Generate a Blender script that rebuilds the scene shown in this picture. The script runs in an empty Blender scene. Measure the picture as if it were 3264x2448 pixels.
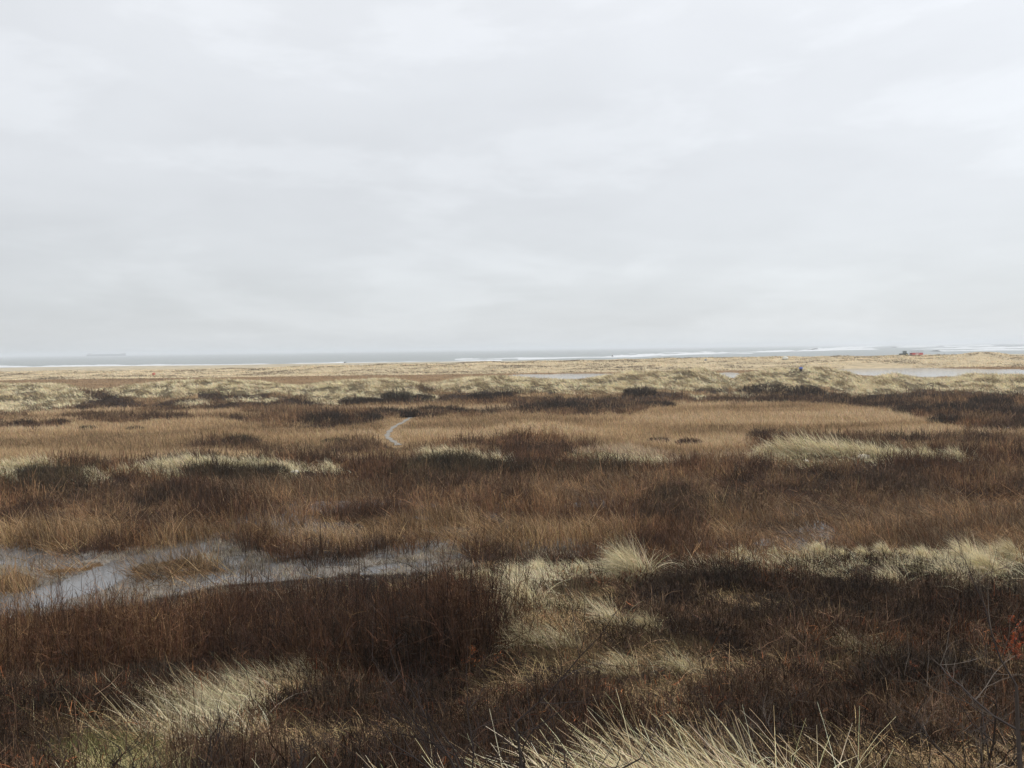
import bpy, math, random
import numpy as np
from mathutils import Vector, Matrix

random.seed(11)
rng = np.random.default_rng(11)
scene = bpy.context.scene
COL = scene.collection

# ------------------------------------------------------------------ camera
F, CX, CY = 2800.0, 1632.0, 1224.0           # focal length and centre, in pixels of the 3264 px wide photo
H = 8.0                                      # eye height over the plain
ROLL = math.atan(0.0135)
PITCH = math.atan(112 * math.cos(ROLL) / F)
r0 = np.array([1.0, 0, 0]); f0 = np.array([0, math.cos(PITCH), -math.sin(PITCH)]); u0 = np.cross(r0, f0)
CR = math.cos(ROLL) * r0 - math.sin(ROLL) * u0
CU = math.sin(ROLL) * r0 + math.cos(ROLL) * u0
CF = f0
CAM = np.array([0, 0, H])


def project(x, y, z):
    d = np.stack([x - CAM[0], y - CAM[1], z - CAM[2]], -1)
    w = np.maximum(d @ CF, 0.3)
    return CX + F * (d @ CR) / w, CY - F * (d @ CU) / w


def ray(X, Y):
    return CF + (X - CX) / F * CR - (Y - CY) / F * CU


cam_data = bpy.data.cameras.new("camera")
cam_data.sensor_width = 36.0
cam_data.lens = 36.0 * F / 3264.0
cam_data.clip_start = 0.05
cam_data.clip_end = 90000
cam = bpy.data.objects.new("camera", cam_data)
COL.objects.link(cam)
M = Matrix(((CR[0], CU[0], -CF[0], 0), (CR[1], CU[1], -CF[1], 0), (CR[2], CU[2], -CF[2], H), (0, 0, 0, 1)))
cam.matrix_world = M
scene.camera = cam


# ------------------------------------------------------------------ noise
def _hash(ix, iy, seed):
    n = (ix.astype(np.int64) * 374761393 + iy.astype(np.int64) * 668265263 + seed * 974634777) & 0xFFFFFFFF
    n = ((n ^ (n >> 13)) * 1274126177) & 0xFFFFFFFF
    n = n ^ (n >> 16)
    return (n & 0xFFFFFF) / float(0xFFFFFF)


def vnoise(x, y, seed=0):
    x = np.asarray(x, float); y = np.asarray(y, float)
    ix, iy = np.floor(x), np.floor(y)
    fx, fy = x - ix, y - iy
    fx = fx * fx * (3 - 2 * fx); fy = fy * fy * (3 - 2 * fy)
    a, b = _hash(ix, iy, seed), _hash(ix + 1, iy, seed)
    c, d = _hash(ix, iy + 1, seed), _hash(ix + 1, iy + 1, seed)
    return (a * (1 - fx) + b * fx) * (1 - fy) + (c * (1 - fx) + d * fx) * fy


def fbm(x, y, s, octv=3, seed=0):
    x = np.asarray(x, float) / s; y = np.asarray(y, float) / s
    t, amp, tot = 0.0, 1.0, 0.0
    for k in range(octv):
        c, si = math.cos(0.6 * k), math.sin(0.6 * k)
        t = t + amp * vnoise((x * c - y * si) * 2 ** k + 13.7 * k, (x * si + y * c) * 2 ** k + 5.1 * k, seed + k * 17)
        tot += amp
        amp *= 0.5
    return t / tot                            # 0..1


def cells(x, y, s, seed=0):
    """nearest plant centre on a jittered grid: distance (0 at the centre, about 1 at the rim), offset and a random number per plant"""
    x = np.asarray(x, float) / s; y = np.asarray(y, float) / s
    ix, iy = np.floor(x), np.floor(y)
    best = np.full(x.shape, 9.0); bx = np.zeros_like(x); by = np.zeros_like(x); bid = np.zeros_like(x)
    for a in (-1, 0, 1):
        for b in (-1, 0, 1):
            jx, jy = ix + a, iy + b
            cx = jx + .1 + .8 * _hash(jx, jy, seed); cy = jy + .1 + .8 * _hash(jx, jy, seed + 1)
            k = .65 + .8 * _hash(jx, jy, seed + 2)
            d = np.hypot(x - cx, y - cy) / (k * .72)
            m = d < best
            best = np.where(m, d, best); bx = np.where(m, x - cx, bx); by = np.where(m, y - cy, by); bid = np.where(m, _hash(jx, jy, seed + 3), bid)
    return best, bx, by, bid


def sstep(a, b, x):
    t = np.clip((x - a) / (b - a), 0, 1)
    return t * t * (3 - 2 * t)


# ------------------------------------------------------------------ plan of the place, traced as ground outlines
RX0, RX1, RDX = -900, 4164, 6
RY0, RY1, RDY = 1120, 2700, 2
gx = np.arange(RX0, RX1, RDX); gy = np.arange(RY0, RY1, RDY)
GX, GY = np.meshgrid(gx, gy)


def inside(poly, X=GX, Y=GY):
    res = np.zeros(X.shape, bool)
    n = len(poly)
    for i in range(n):
        (x1, y1), (x2, y2) = poly[i], poly[(i + 1) % n]
        if y1 == y2:
            continue
        c = ((y1 > Y) != (y2 > Y)) & (X < (x2 - x1) * (Y - y1) / (y2 - y1) + x1)
        res ^= c
    return res


def sample(grid, X, Y):
    i = np.clip(((X - RX0) / RDX).astype(int), 0, len(gx) - 1)
    j = np.clip(((Y - RY0) / RDY).astype(int), 0, len(gy) - 1)
    return grid[j, i]


def blur(g, ky, kx):
    for ax, k in ((0, ky), (1, kx)):
        c = np.cumsum(np.pad(g, [(k + 1, k) if a == ax else (0, 0) for a in (0, 1)], mode='edge'), axis=ax)
        n = 2 * k + 1
        g = (np.take(c, np.arange(n, c.shape[ax]), ax) - np.take(c, np.arange(0, c.shape[ax] - n), ax)) / n
    return g


Z = {k: i for i, k in enumerate(['HB', 'HA', 'FD', 'FL', 'RM', 'ME', 'MA', 'RG', 'XX', 'WT', 'TH', 'HF', 'MP', 'DG', 'OL', 'HO', 'PB', 'CH'])}
zone = np.full(GX.shape, Z['HB'])
zone[GY < 1345] = Z['HA']
zone[GY > 1770] = Z['HF']


def paint(k, *polys):
    for p in polys:
        zone[inside(p)] = Z[k]


# dune ridge
paint('RM', [(-900, 1110), (240, 1110), (262, 1240), (312, 1262), (250, 1284), (150, 1302), (0, 1310), (-900, 1312)],
      [(315, 1110), (325, 1238), (380, 1258), (450, 1262), (560, 1262), (640, 1250), (700, 1240), (720, 1252), (830, 1250), (900, 1250), (960, 1262), (1000, 1275), (1070, 1284), (1130, 1268), (1230, 1262), (1330, 1263), (1392, 1276), (1392, 1268), (1335, 1240), (1345, 1226), (1350, 1110)],
      [(1362, 1110), (1365, 1228), (1395, 1242), (1440, 1245), (1560, 1248), (1800, 1244), (2050, 1242), (2164, 1240), (2400, 1233), (2560, 1234), (2640, 1232), (2690, 1250), (2720, 1262), (2780, 1256), (2850, 1250), (2950, 1240), (3050, 1240), (3264, 1250), (4164, 1252), (4164, 1110)],
      [(560, 1279), (690, 1276), (690, 1283), (570, 1285)], [(720, 1268), (830, 1264), (900, 1268), (860, 1276), (740, 1278)], [(2190, 1253), (2235, 1253), (2235, 1263), (2190, 1263)], [(2280, 1250), (2400, 1248), (2400, 1254), (2290, 1256)])
paint('XX', [(2950, 1256), (3264, 1262), (4164, 1262), (4164, 1292), (3264, 1290), (3150, 1282), (2960, 1284)],
      [(1420, 1270), (1700, 1262), (1900, 1275), (1700, 1285), (1450, 1285)], [(880, 1310), (1100, 1300), (1250, 1300), (1300, 1312), (1100, 1325), (900, 1345), (760, 1335)])
# tan meadow
paint('ME', [(-900, 1335), (0, 1330), (130, 1322), (280, 1330), (350, 1338), (500, 1330), (680, 1322), (740, 1338), (850, 1352), (1000, 1358), (1080, 1352), (1180, 1340), (1260, 1322), (1310, 1314), (1340, 1325), (1500, 1318), (1640, 1310), (1690, 1316), (1950, 1316), (2010, 1308), (2100, 1285), (2164, 1278), (2500, 1275), (2690, 1282), (2780, 1296), (2880, 1305), (2960, 1335), (3080, 1355), (3200, 1362), (3264, 1365), (4164, 1370), (4164, 1390), (3264, 1388), (3100, 1378), (2900, 1388), (2700, 1392), (2500, 1390), (2400, 1395), (2380, 1442), (2250, 1445), (1950, 1430), (1900, 1405), (1870, 1400), (1750, 1385), (1640, 1378), (1560, 1395), (1450, 1410), (1330, 1420), (1240, 1418), (1180, 1400), (1080, 1400), (1000, 1425), (900, 1432), (840, 1425), (800, 1405), (740, 1402), (640, 1412), (560, 1440), (540, 1452), (420, 1462), (250, 1455), (0, 1470), (-900, 1470)],
      [(1000, 1295), (1150, 1285), (1390, 1278), (1640, 1285), (1640, 1300), (1500, 1303), (1320, 1300), (1150, 1300)])
paint('HA', [(-900, 1343), (0, 1345), (100, 1342), (210, 1347), (210, 1357), (90, 1362), (0, 1358), (-900, 1358)],
      [(540, 1452), (640, 1410), (740, 1400), (800, 1403), (840, 1426), (900, 1432), (1000, 1425), (1080, 1400), (1180, 1402), (1240, 1420), (1330, 1422), (1450, 1412), (1560, 1393), (1640, 1376), (1750, 1383), (1870, 1398), (1890, 1415), (1700, 1425), (1560, 1425), (1400, 1440), (1250, 1460), (1100, 1460), (900, 1450), (700, 1455)],
      [(2480, 1396), (2700, 1392), (3100, 1378), (3264, 1386), (4164, 1390), (4164, 1430), (3264, 1432), (2900, 1426), (2650, 1405)],
      [(1690, 1290), (1800, 1284), (1900, 1296), (2020, 1298), (2010, 1308), (1850, 1312), (1690, 1312)],
      [(2020, 1530), (2200, 1510), (2440, 1570), (2460, 1650), (2250, 1665), (2060, 1630)], [(2480, 1490), (2900, 1490), (3050, 1550), (2750, 1590), (2440, 1545)],
      [(100, 1560), (420, 1530), (640, 1570), (600, 1640), (380, 1630), (150, 1625)], [(1280, 1500), (1620, 1510), (1700, 1550), (1500, 1575), (1300, 1560)], [(3000, 1480), (3300, 1490), (4164, 1490), (4164, 1560), (3200, 1560)])
paint('PB', [(1800, 1412), (2000, 1415), (2130, 1430), (2420, 1432), (2430, 1470), (2200, 1465), (2000, 1462), (1850, 1440)], [(1000, 1440), (1100, 1462), (1380, 1450), (1360, 1440), (1200, 1455)])
paint('HO', [(60, 1495), (160, 1480), (300, 1490), (310, 1545), (100, 1550), (-100, 1560), (-200, 1530)], [(1330, 1455), (1400, 1450), (1500, 1462), (1650, 1478), (1650, 1500), (1450, 1512), (1300, 1500), (1240, 1480)], [(520, 1480), (800, 1475), (1000, 1490), (900, 1520), (600, 1515)], [(1640, 1470), (2000, 1480), (2000, 1500), (1700, 1500)])
paint('MA', [(-900, 1470), (-300, 1472), (0, 1468), (60, 1474), (130, 1468), (190, 1480), (150, 1496), (60, 1510), (0, 1525), (-900, 1530)], [(262, 1495), (330, 1495), (320, 1535), (255, 1535)],
      [(500, 1465), (620, 1452), (800, 1460), (950, 1470), (1100, 1478), (1110, 1494), (900, 1498), (800, 1480), (640, 1478), (590, 1498), (500, 1506), (390, 1498), (420, 1490)],
      [(1370, 1434), (1440, 1438), (1560, 1455), (1650, 1458), (1620, 1472), (1500, 1462), (1400, 1452), (1350, 1450)], [(1790, 1440), (1980, 1440), (2130, 1446), (2100, 1462), (1900, 1458), (1800, 1452)],
      [(2440, 1420), (2500, 1408), (2620, 1402), (2750, 1412), (2900, 1432), (3000, 1436), (3120, 1440), (3100, 1452), (2900, 1454), (2750, 1472), (2600, 1472), (2480, 1460), (2420, 1438)])
# reed and heath belts before the pond
paint('RG', [(760, 1668), (900, 1655), (1150, 1650), (1400, 1625), (1650, 1640), (1900, 1650), (2010, 1660), (2000, 1690), (1850, 1740), (1500, 1730), (1350, 1700), (1100, 1730), (900, 1720), (760, 1690)],
      [(-900, 1650), (100, 1645), (200, 1640), (420, 1650), (430, 1690), (200, 1745), (60, 1725), (-900, 1720)], [(500, 1690), (700, 1665), (760, 1690), (600, 1715), (430, 1730)], [(2300, 1600), (2450, 1650), (2400, 1680), (2250, 1690)])
paint('XX', [(2450, 1590), (2800, 1575), (3000, 1560), (3264, 1590), (4164, 1590), (4164, 1760), (2500, 1760), (2200, 1720), (2300, 1690)], [(1900, 1500), (2400, 1500), (2300, 1530), (2000, 1530)], [(700, 1520), (1200, 1520), (1250, 1590), (900, 1600), (650, 1570)], [(1650, 1510), (2000, 1510), (2000, 1590), (1700, 1600)])
paint('WT', [(-900, 1725), (0, 1725), (100, 1735), (180, 1755), (330, 1748), (450, 1735), (600, 1718), (720, 1692), (800, 1700), (820, 1740), (900, 1790), (1000, 1772), (1150, 1765), (1300, 1725), (1420, 1705), (1500, 1740), (1510, 1800), (1300, 1825), (1100, 1830), (900, 1850), (700, 1860), (560, 1890), (400, 1910), (200, 1940), (0, 1965), (-900, 1990)],
      [(1560, 1745), (1700, 1715), (1900, 1708), (1870, 1738), (1650, 1765)])
paint('CH', [(-900, 1975), (0, 1902), (180, 1850), (320, 1798), (410, 1765), (560, 1742), (650, 1718), (680, 1738), (610, 1772), (510, 1796), (430, 1822), (330, 1876), (160, 1930), (0, 1965), (-900, 2030)], [(-900, 1752), (0, 1742), (120, 1750), (190, 1768), (330, 1765), (300, 1780), (130, 1780), (0, 1768), (-900, 1780)],
      [(1120, 1812), (1200, 1795), (1340, 1785), (1440, 1782), (1400, 1796), (1280, 1806), (1180, 1818)])
paint('RG', [(130, 1790), (320, 1784), (330, 1804), (150, 1815)], [(405, 1800), (560, 1776), (720, 1790), (720, 1815), (560, 1830), (425, 1825)], [(-200, 1812), (90, 1816), (115, 1840), (50, 1875), (-200, 1890)])
# thicket, spur and near dune
paint('TH', [(-900, 2110), (0, 2060), (200, 2030), (450, 1985), (700, 1945), (1000, 1915), (1350, 1910), (1470, 1935), (1540, 1990), (1560, 2050), (1500, 2110), (1300, 2120), (1000, 2095), (700, 2075), (500, 2080), (300, 2100), (0, 2130), (-900, 2150)])
paint('DG', [(1510, 1850), (1650, 1825), (2050, 1800), (2100, 1830), (1950, 1890), (2000, 1960), (1900, 2050), (1800, 2100), (1700, 2080), (1620, 2000), (1540, 1960)], [(1850, 1950), (2250, 2000), (2300, 2050), (2000, 2120), (1800, 2100)], [(2000, 2140), (2250, 2120), (2200, 2180), (2000, 2170)], [(2640, 2060), (2800, 2040), (2880, 2090), (2850, 2120), (2650, 2100)], [(2700, 2390), (3000, 2330), (3264, 2270), (4164, 2250), (4164, 2698), (2560, 2698)], [(600, 2120), (1100, 2100), (1340, 2130), (1320, 2170), (1050, 2170), (700, 2290), (560, 2290)])
paint('MP', [(1500, 1830), (1600, 1800), (1750, 1800), (1900, 1785), (1980, 1800), (1900, 1825), (1700, 1840), (1560, 1860)], [(2200, 1775), (2400, 1760), (2620, 1748), (2900, 1745), (3264, 1745), (4164, 1740), (4164, 1850), (3264, 1850), (3120, 1855), (3060, 1800), (2850, 1790), (2700, 1782), (2540, 1805), (2400, 1790), (2230, 1800)],
      [(640, 2200), (700, 2165), (790, 2150), (870, 2160), (850, 2185), (780, 2210), (740, 2245), (660, 2250)], [(950, 2135), (1100, 2125), (1150, 2145), (960, 2158)])
paint('OL', [(110, 2335), (280, 2285), (400, 2295), (560, 2310), (540, 2420), (420, 2490), (240, 2490), (120, 2410)])

ZN = np.array(list(Z))
wet = np.isin(zone, [Z['WT'], Z['CH']]) | inside([(130, 1790), (320, 1784), (330, 1804), (150, 1815)]) | inside([(405, 1800), (560, 1776), (720, 1790), (720, 1815), (560, 1830), (425, 1825)])
wetmask = blur(wet.astype(float), 5, 3)
chanmask = blur((zone == Z['CH']).astype(float), 3, 3)
lag_polys = [[(1590, 1201), (1640, 1194), (1760, 1192), (1900, 1191), (1965, 1192), (1960, 1197), (1880, 1203), (1800, 1207), (1720, 1206), (1660, 1203)], [(2290, 1187), (2340, 1186), (2370, 1200), (2300, 1201)],
             [(2660, 1177), (2720, 1172), (2850, 1171), (3000, 1174), (3264, 1178), (4164, 1184), (4164, 1204), (3264, 1197), (3100, 1196), (2940, 1199), (2800, 1196), (2700, 1190)]]
lag = np.zeros(GX.shape, bool)
for p in lag_polys:
    lag |= inside(p)
lagmask = blur(lag.astype(float), 1, 2)
barring = inside([(2720, 1183), (2800, 1180), (2830, 1184), (2780, 1188)]) | inside([(3050, 1176), (4164, 1180), (4164, 1187), (3150, 1184)])

# ------------------------------------------------------------------ terrain
PL = np.array([(-50, 5.5), (-3, 6.3), (0, 6.4), (2, 6.3), (3, 6.1), (4.5, 5.6), (6, 5.0), (10, 3.9), (13, 3.0), (17, 1.9), (21, 0.8), (25, 0.2), (30, 0), (60000, 0)])
PR = np.array([(-50, 5.5), (-3, 6.3), (0, 6.4), (2, 6.3), (3, 6.1), (4.5, 5.7), (6, 5.25), (8, 4.75), (13, 3.95), (16, 3.5), (18, 3.3), (20, 2.9), (24, 1.4), (28, 0.4), (34, 0), (60000, 0)])
CREST = np.array([(-900, 1230), (0, 1225), (200, 1228), (262, 1240), (300, 1252), (330, 1244), (450, 1228), (560, 1216), (700, 1210), (850, 1222), (960, 1232), (1050, 1222), (1249, 1211), (1323, 1222), (1358, 1229), (1420, 1218), (1497, 1206), (1597, 1203), (1746, 1212), (1845, 1216), (1930, 1204), (1994, 1193), (2143, 1188), (2164, 1180), (2239, 1176), (2313, 1202), (2340, 1222), (2363, 1198), (2462, 1178), (2552, 1174), (2661, 1178), (2711, 1192), (2760, 1213), (2800, 1206), (2860, 1197), (2934, 1212), (3034, 1215), (3083, 1200), (3264, 1197), (4164, 1200)], float)
FARC = np.array([(-900, 1190), (0, 1182), (250, 1180), (500, 1177), (900, 1169), (980, 1163), (1050, 1162), (1500, 1152), (2000, 1141), (2164, 1136), (2500, 1132), (2800, 1129), (2900, 1127), (3050, 1125), (3120, 1120), (3180, 1119), (3230, 1130), (3300, 1130), (4164, 1120)], float)
HUM = [(-250, 62, 380, 7, 0.75), (120, 61, 150, 5, 0.6), (640, 63, 230, 5, 0.7), (960, 60, 160, 5, 0.5), (1480, 62, 150, 5, 0.75), (2000, 66, 160, 5, 0.35), (2560, 62, 150, 6, 1.15), (2760, 61, 140, 6, 0.9), (3020, 63, 140, 5, 0.55), (1720, 84, 170, 7, 0.75), (720, 82, 130, 6, 0.7), (3100, 84, 300, 8, 0.5), (3050, 110, 260, 8, 0.6)]


def yhor(X):
    return 1134 - 0.0135 * X


def terrain(x, y):
    x = np.asarray(x, float); y = np.asarray(y, float)
    D = y
    Dp = np.maximum(D, 1.5)
    X = np.clip(CX + F * x / Dp, -880, 4140)
    r = np.hypot(x, np.maximum(y, 0))
    Dn = np.where(D > 0, D + (np.clip(fbm(x, y, 7, 2, 3), 0, 1) - .5) * np.clip(r * .12, 0, 2.0), D)
    zl = np.interp(Dn, PL[:, 0], PL[:, 1]); zr = np.interp(Dn, PR[:, 0], PR[:, 1])
    k = sstep(1380, 1700, X + (fbm(x, y, 4, 2, 9) - .5) * 160)
    z = zl * (1 - k) + zr * k
    dry = 1.0
    # pond hollow
    X0, Y0 = project(x, Dp, np.zeros_like(x))
    onflat = (D > 24) & (D < 60)
    wm = np.where(onflat, sample(wetmask, X0, Y0), 0)
    lm = np.where((D > 190) & (D < 330), sample(lagmask, X0, Y0), 0)
    cm = np.where(onflat, sample(chanmask, X0, Y0), 0)
    z = z - sstep(.15, .75, wm) * (.035 + .20 * (fbm(x, y, 1.1, 3, 161) - .51)) - .25 * sstep(.5, .9, cm) - 0.30 * sstep(.1, .7, lm)
    dry = (1 - sstep(0, .4, wm)) * (1 - sstep(0, .3, lm))
    # micro relief
    near = sstep(3.5, 6, D) * (1 - sstep(60, 90, D))
    z = z + dry * near * (0.34 * (fbm(x, y, 1.5, 3, 21) - .5) + 0.25 * (fbm(x, y, 5, 2, 31) - .5) * sstep(8, 14, D))
    z = z + dry * sstep(70, 100, D) * (1 - sstep(170, 200, D)) * 0.35 * (fbm(x, y, 9, 2, 33) - .5)
    for (hx, hd, hw, hdw, hh) in HUM:
        z = z + hh * np.exp(-((X - hx) / hw) ** 2 * 1.2 - ((D - hd) / hdw) ** 2)
    # dune ridge
    Dc = 151 + (fbm(X, X * 0, 260, 2, 41) - .5) * 14
    cz = 8 - Dc * (np.interp(X, CREST[:, 0], CREST[:, 1]) - yhor(X)) / F - 0.08
    t = (D - Dc)
    sh = np.where(t < 0, sstep(-24, 0, t), 1 - sstep(0, 30, t))
    n1 = fbm(x, y, 7, 3, 51) - .5
    z = z + np.maximum(cz, 0.2) * sh * (1 + 0 * t) + sh * (1 - np.exp(-(t / 6.0) ** 2)) * n1 * np.where(t < 0, 2.1, 1.2)
    # far dunes
    fz = 8 - 345 * (np.interp(X, FARC[:, 0], FARC[:, 1]) - yhor(X)) / F - 0.98
    fs = sstep(288 + (fbm(x, y, 30, 2, 61) - .5) * 26, 338, D) * (1 - sstep(360, 410, D))
    n2 = fbm(x, y, 13, 3, 71) - .5
    z = z + fs * (fz + n2 * 2.4 * np.clip((345 - D) / 20, .35, 1) + 1.1 * (fbm(x, y, 9, 2, 73) - .5))
    beach = sstep(395, 440, D) * (1.6 - sstep(470, 640, D) * 4.4)
    return z + beach


def ground_at(X, Y, dmin=2.0):
    d = ray(X, Y)
    t = np.exp(np.linspace(math.log(dmin), math.log(600), 5000))
    P = CAM + t[:, None] * d
    below = P[:, 2] < terrain(P[:, 0], P[:, 1])
    i = int(np.argmax(below)) if below.any() else len(t) - 1
    x, y = P[i, 0], P[i, 1]
    return np.array([x, y, float(terrain(np.array([x]), np.array([y]))[0])])


def gz(x, y):
    return float(terrain(np.array([x]), np.array([y]))[0])


def sea_at(X, Y, z):
    d = ray(X, Y)
    t = (z - H) / d[2]
    return CAM + t * d


# ------------------------------------------------------------------ object helpers
def tag(o, label=None, cat=None, group=None, kind=None):
    if label: o['label'] = label
    if cat: o['category'] = cat
    if group: o['group'] = group
    if kind: o['kind'] = kind
    return o


def raw_mesh(name, V, Q, colors=None, mat=None, smooth=False, tris=None):
    me = bpy.data.meshes.new(name)
    V = np.ascontiguousarray(V, np.float32).reshape(-1, 3)
    me.vertices.add(len(V)); me.vertices.foreach_set('co', V.ravel())
    Q = np.ascontiguousarray(Q, np.int32)
    nq = len(Q)
    me.loops.add(nq * Q.shape[1]); me.loops.foreach_set('vertex_index', Q.ravel())
    me.polygons.add(nq); me.polygons.foreach_set('loop_start', np.arange(nq, dtype=np.int32) * Q.shape[1])
    if smooth:
        me.polygons.foreach_set('use_smooth', np.ones(nq, bool))
    if colors is not None:
        a = me.color_attributes.new('Col', 'BYTE_COLOR', 'POINT')
        c = np.ones((len(V), 4), np.float32); c[:, :3] = np.clip(colors, 0, 1)
        a.data.foreach_set('color', c.ravel())
    me.update(calc_edges=True)
    if mat: me.materials.append(mat)
    return me


def obj(name, me, parent=None, loc=None):
    o = bpy.data.objects.new(name, me)
    COL.objects.link(o)
    if parent: o.parent = parent
    if loc is not None: o.location = loc
    return o


class MB:
    """collects simple solids into one mesh"""
    def __init__(self): self.v = []; self.f = []

    def add(self, vs, fs):
        n = len(self.v); self.v += [tuple(map(float, p)) for p in vs]; self.f += [tuple(i + n for i in q) for q in fs]; return self

    def box(self, a, b, taper=0.0):
        (x0, y0, z0), (x1, y1, z1) = a, b
        t = taper
        vs = [(x0, y0, z0), (x1, y0, z0), (x1, y1, z0), (x0, y1, z0), (x0 + t, y0 + t, z1), (x1 - t, y0 + t, z1), (x1 - t, y1 - t, z1), (x0 + t, y1 - t, z1)]
        return self.add(vs, [(0, 3, 2, 1), (4, 5, 6, 7), (0, 1, 5, 4), (1, 2, 6, 5), (2, 3, 7, 6), (3, 0, 4, 7)])

    def tube(self, pts, rad, n=6, caps=True):
        pts = [Vector(p) for p in pts]
        rad = rad if hasattr(rad, '__len__') else [rad] * len(pts)
        vs, fs = [], []
        for i, p in enumerate(pts):
            d = (pts[min(i + 1, len(pts) - 1)] - pts[max(i - 1, 0)]).normalized()
            s = d.cross(Vector((0, 0, 1)))
            if s.length < 1e-3: s = d.cross(Vector((0, 1, 0)))
            s.normalize(); u = s.cross(d)
            for k in range(n):
                a = 2 * math.pi * k / n
                vs.append(p + rad[i] * (math.cos(a) * s + math.sin(a) * u))
        for i in range(len(pts) - 1):
            for k in range(n):
                fs.append((i * n + k, i * n + (k + 1) % n, (i + 1) * n + (k + 1) % n, (i + 1) * n + k))
        if caps:
            fs.append(tuple(range(n - 1, -1, -1))); m = (len(pts) - 1) * n; fs.append(tuple(m + k for k in range(n)))
        return self.add(vs, fs)

    def lathe(self, c, axis, prof, n=16):
        """prof: (offset along axis, radius)"""
        ax = Vector(axis).normalized()
        s = ax.cross(Vector((0, 0, 1)));
        if s.length < 1e-3: s = Vector((1, 0, 0))
        s.normalize(); u = ax.cross(s); c = Vector(c)
        vs, fs = [], []
        for (o, r) in prof:
            for k in range(n):
                a = 2 * math.pi * k / n
                vs.append(c + o * ax + r * (math.cos(a) * s + math.sin(a) * u))
        for i in range(len(prof) - 1):
            for k in range(n):
                fs.append((i * n + k, i * n + (k + 1) % n, (i + 1) * n + (k + 1) % n, (i + 1) * n + k))
        fs.append(tuple(range(n - 1, -1, -1))); m = (len(prof) - 1) * n; fs.append(tuple(m + k for k in range(n)))
        return self.add(vs, fs)

    def build(self, name, mat, parent=None, loc=None, smooth=False):
        me = bpy.data.meshes.new(name)
        me.from_pydata(self.v, [], self.f); me.update()
        if smooth:
            me.polygons.foreach_set('use_smooth', np.ones(len(me.polygons), bool))
        me.materials.append(mat)
        return obj(name, me, parent, loc)


# ------------------------------------------------------------------ materials
def new_mat(name):
    m = bpy.data.materials.new(name); m.use_nodes = True
    nt = m.node_tree; nt.nodes.clear()
    out = nt.nodes.new('ShaderNodeOutputMaterial')
    return m, nt, out


def plain(name, col, rough=.6, metal=0.0, var=.15, scale=6.0, spec=.3):
    m, nt, out = new_mat(name)
    b = nt.nodes.new('ShaderNodeBsdfPrincipled'); b.inputs['Roughness'].default_value = rough; b.inputs['Metallic'].default_value = metal
    b.inputs['Specular IOR Level'].default_value = spec
    tc = nt.nodes.new('ShaderNodeTexCoord'); n = nt.nodes.new('ShaderNodeTexNoise'); n.inputs['Scale'].default_value = scale; n.inputs['Detail'].default_value = 4
    nt.links.new(tc.outputs['Object'], n.inputs['Vector'])
    mx = nt.nodes.new('ShaderNodeMix'); mx.data_type = 'RGBA'
    mx.inputs['A'].default_value = (*[c * (1 - var) for c in col], 1); mx.inputs['B'].default_value = (*[min(1, c * (1 + var)) for c in col], 1)
    nt.links.new(n.outputs['Fac'], mx.inputs['Factor']); nt.links.new(mx.outputs['Result'], b.inputs['Base Color'])
    nt.links.new(b.outputs['BSDF'], out.inputs['Surface'])
    return m


def veg_mat(name, trans=.25, rough=.7, spec=.15):
    """plant colour from the mesh's own pigment attribute, mottled a little along each blade; thin leaves let light through"""
    m, nt, out = new_mat(name)
    at = nt.nodes.new('ShaderNodeVertexColor'); at.layer_name = 'Col'
    geo = nt.nodes.new('ShaderNodeNewGeometry')
    n = nt.nodes.new('ShaderNodeTexNoise'); n.inputs['Scale'].default_value = 9; n.inputs['Detail'].default_value = 2
    nt.links.new(geo.outputs['Position'], n.inputs['Vector'])
    mr = nt.nodes.new('ShaderNodeMapRange'); mr.inputs['From Min'].default_value = .3; mr.inputs['From Max'].default_value = .7; mr.inputs['To Min'].default_value = .75; mr.inputs['To Max'].default_value = 1.2
    nt.links.new(n.outputs['Fac'], mr.inputs['Value'])
    mx = nt.nodes.new('ShaderNodeVectorMath'); mx.operation = 'SCALE'
    nt.links.new(at.outputs['Color'], mx.inputs[0]); nt.links.new(mr.outputs['Result'], mx.inputs['Scale'])
    b = nt.nodes.new('ShaderNodeBsdfPrincipled'); b.inputs['Roughness'].default_value = rough; b.inputs['Specular IOR Level'].default_value = spec
    nt.links.new(mx.outputs['Vector'], b.inputs['Base Color'])
    if trans > 0:
        t = nt.nodes.new('ShaderNodeBsdfTranslucent'); nt.links.new(mx.outputs['Vector'], t.inputs['Color'])
        ms = nt.nodes.new('ShaderNodeMixShader'); ms.inputs['Fac'].default_value = trans
        nt.links.new(b.outputs['BSDF'], ms.inputs[1]); nt.links.new(t.outputs['BSDF'], ms.inputs[2]); nt.links.new(ms.outputs['Shader'], out.inputs['Surface'])
    else:
        nt.links.new(b.outputs['BSDF'], out.inputs['Surface'])
    return m


M_GRASS = veg_mat('dry_grass', .28)
M_TWIG = veg_mat('woody_twig', 0.0, .75)
M_LEAF = veg_mat('red_leaf', .3)


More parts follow.
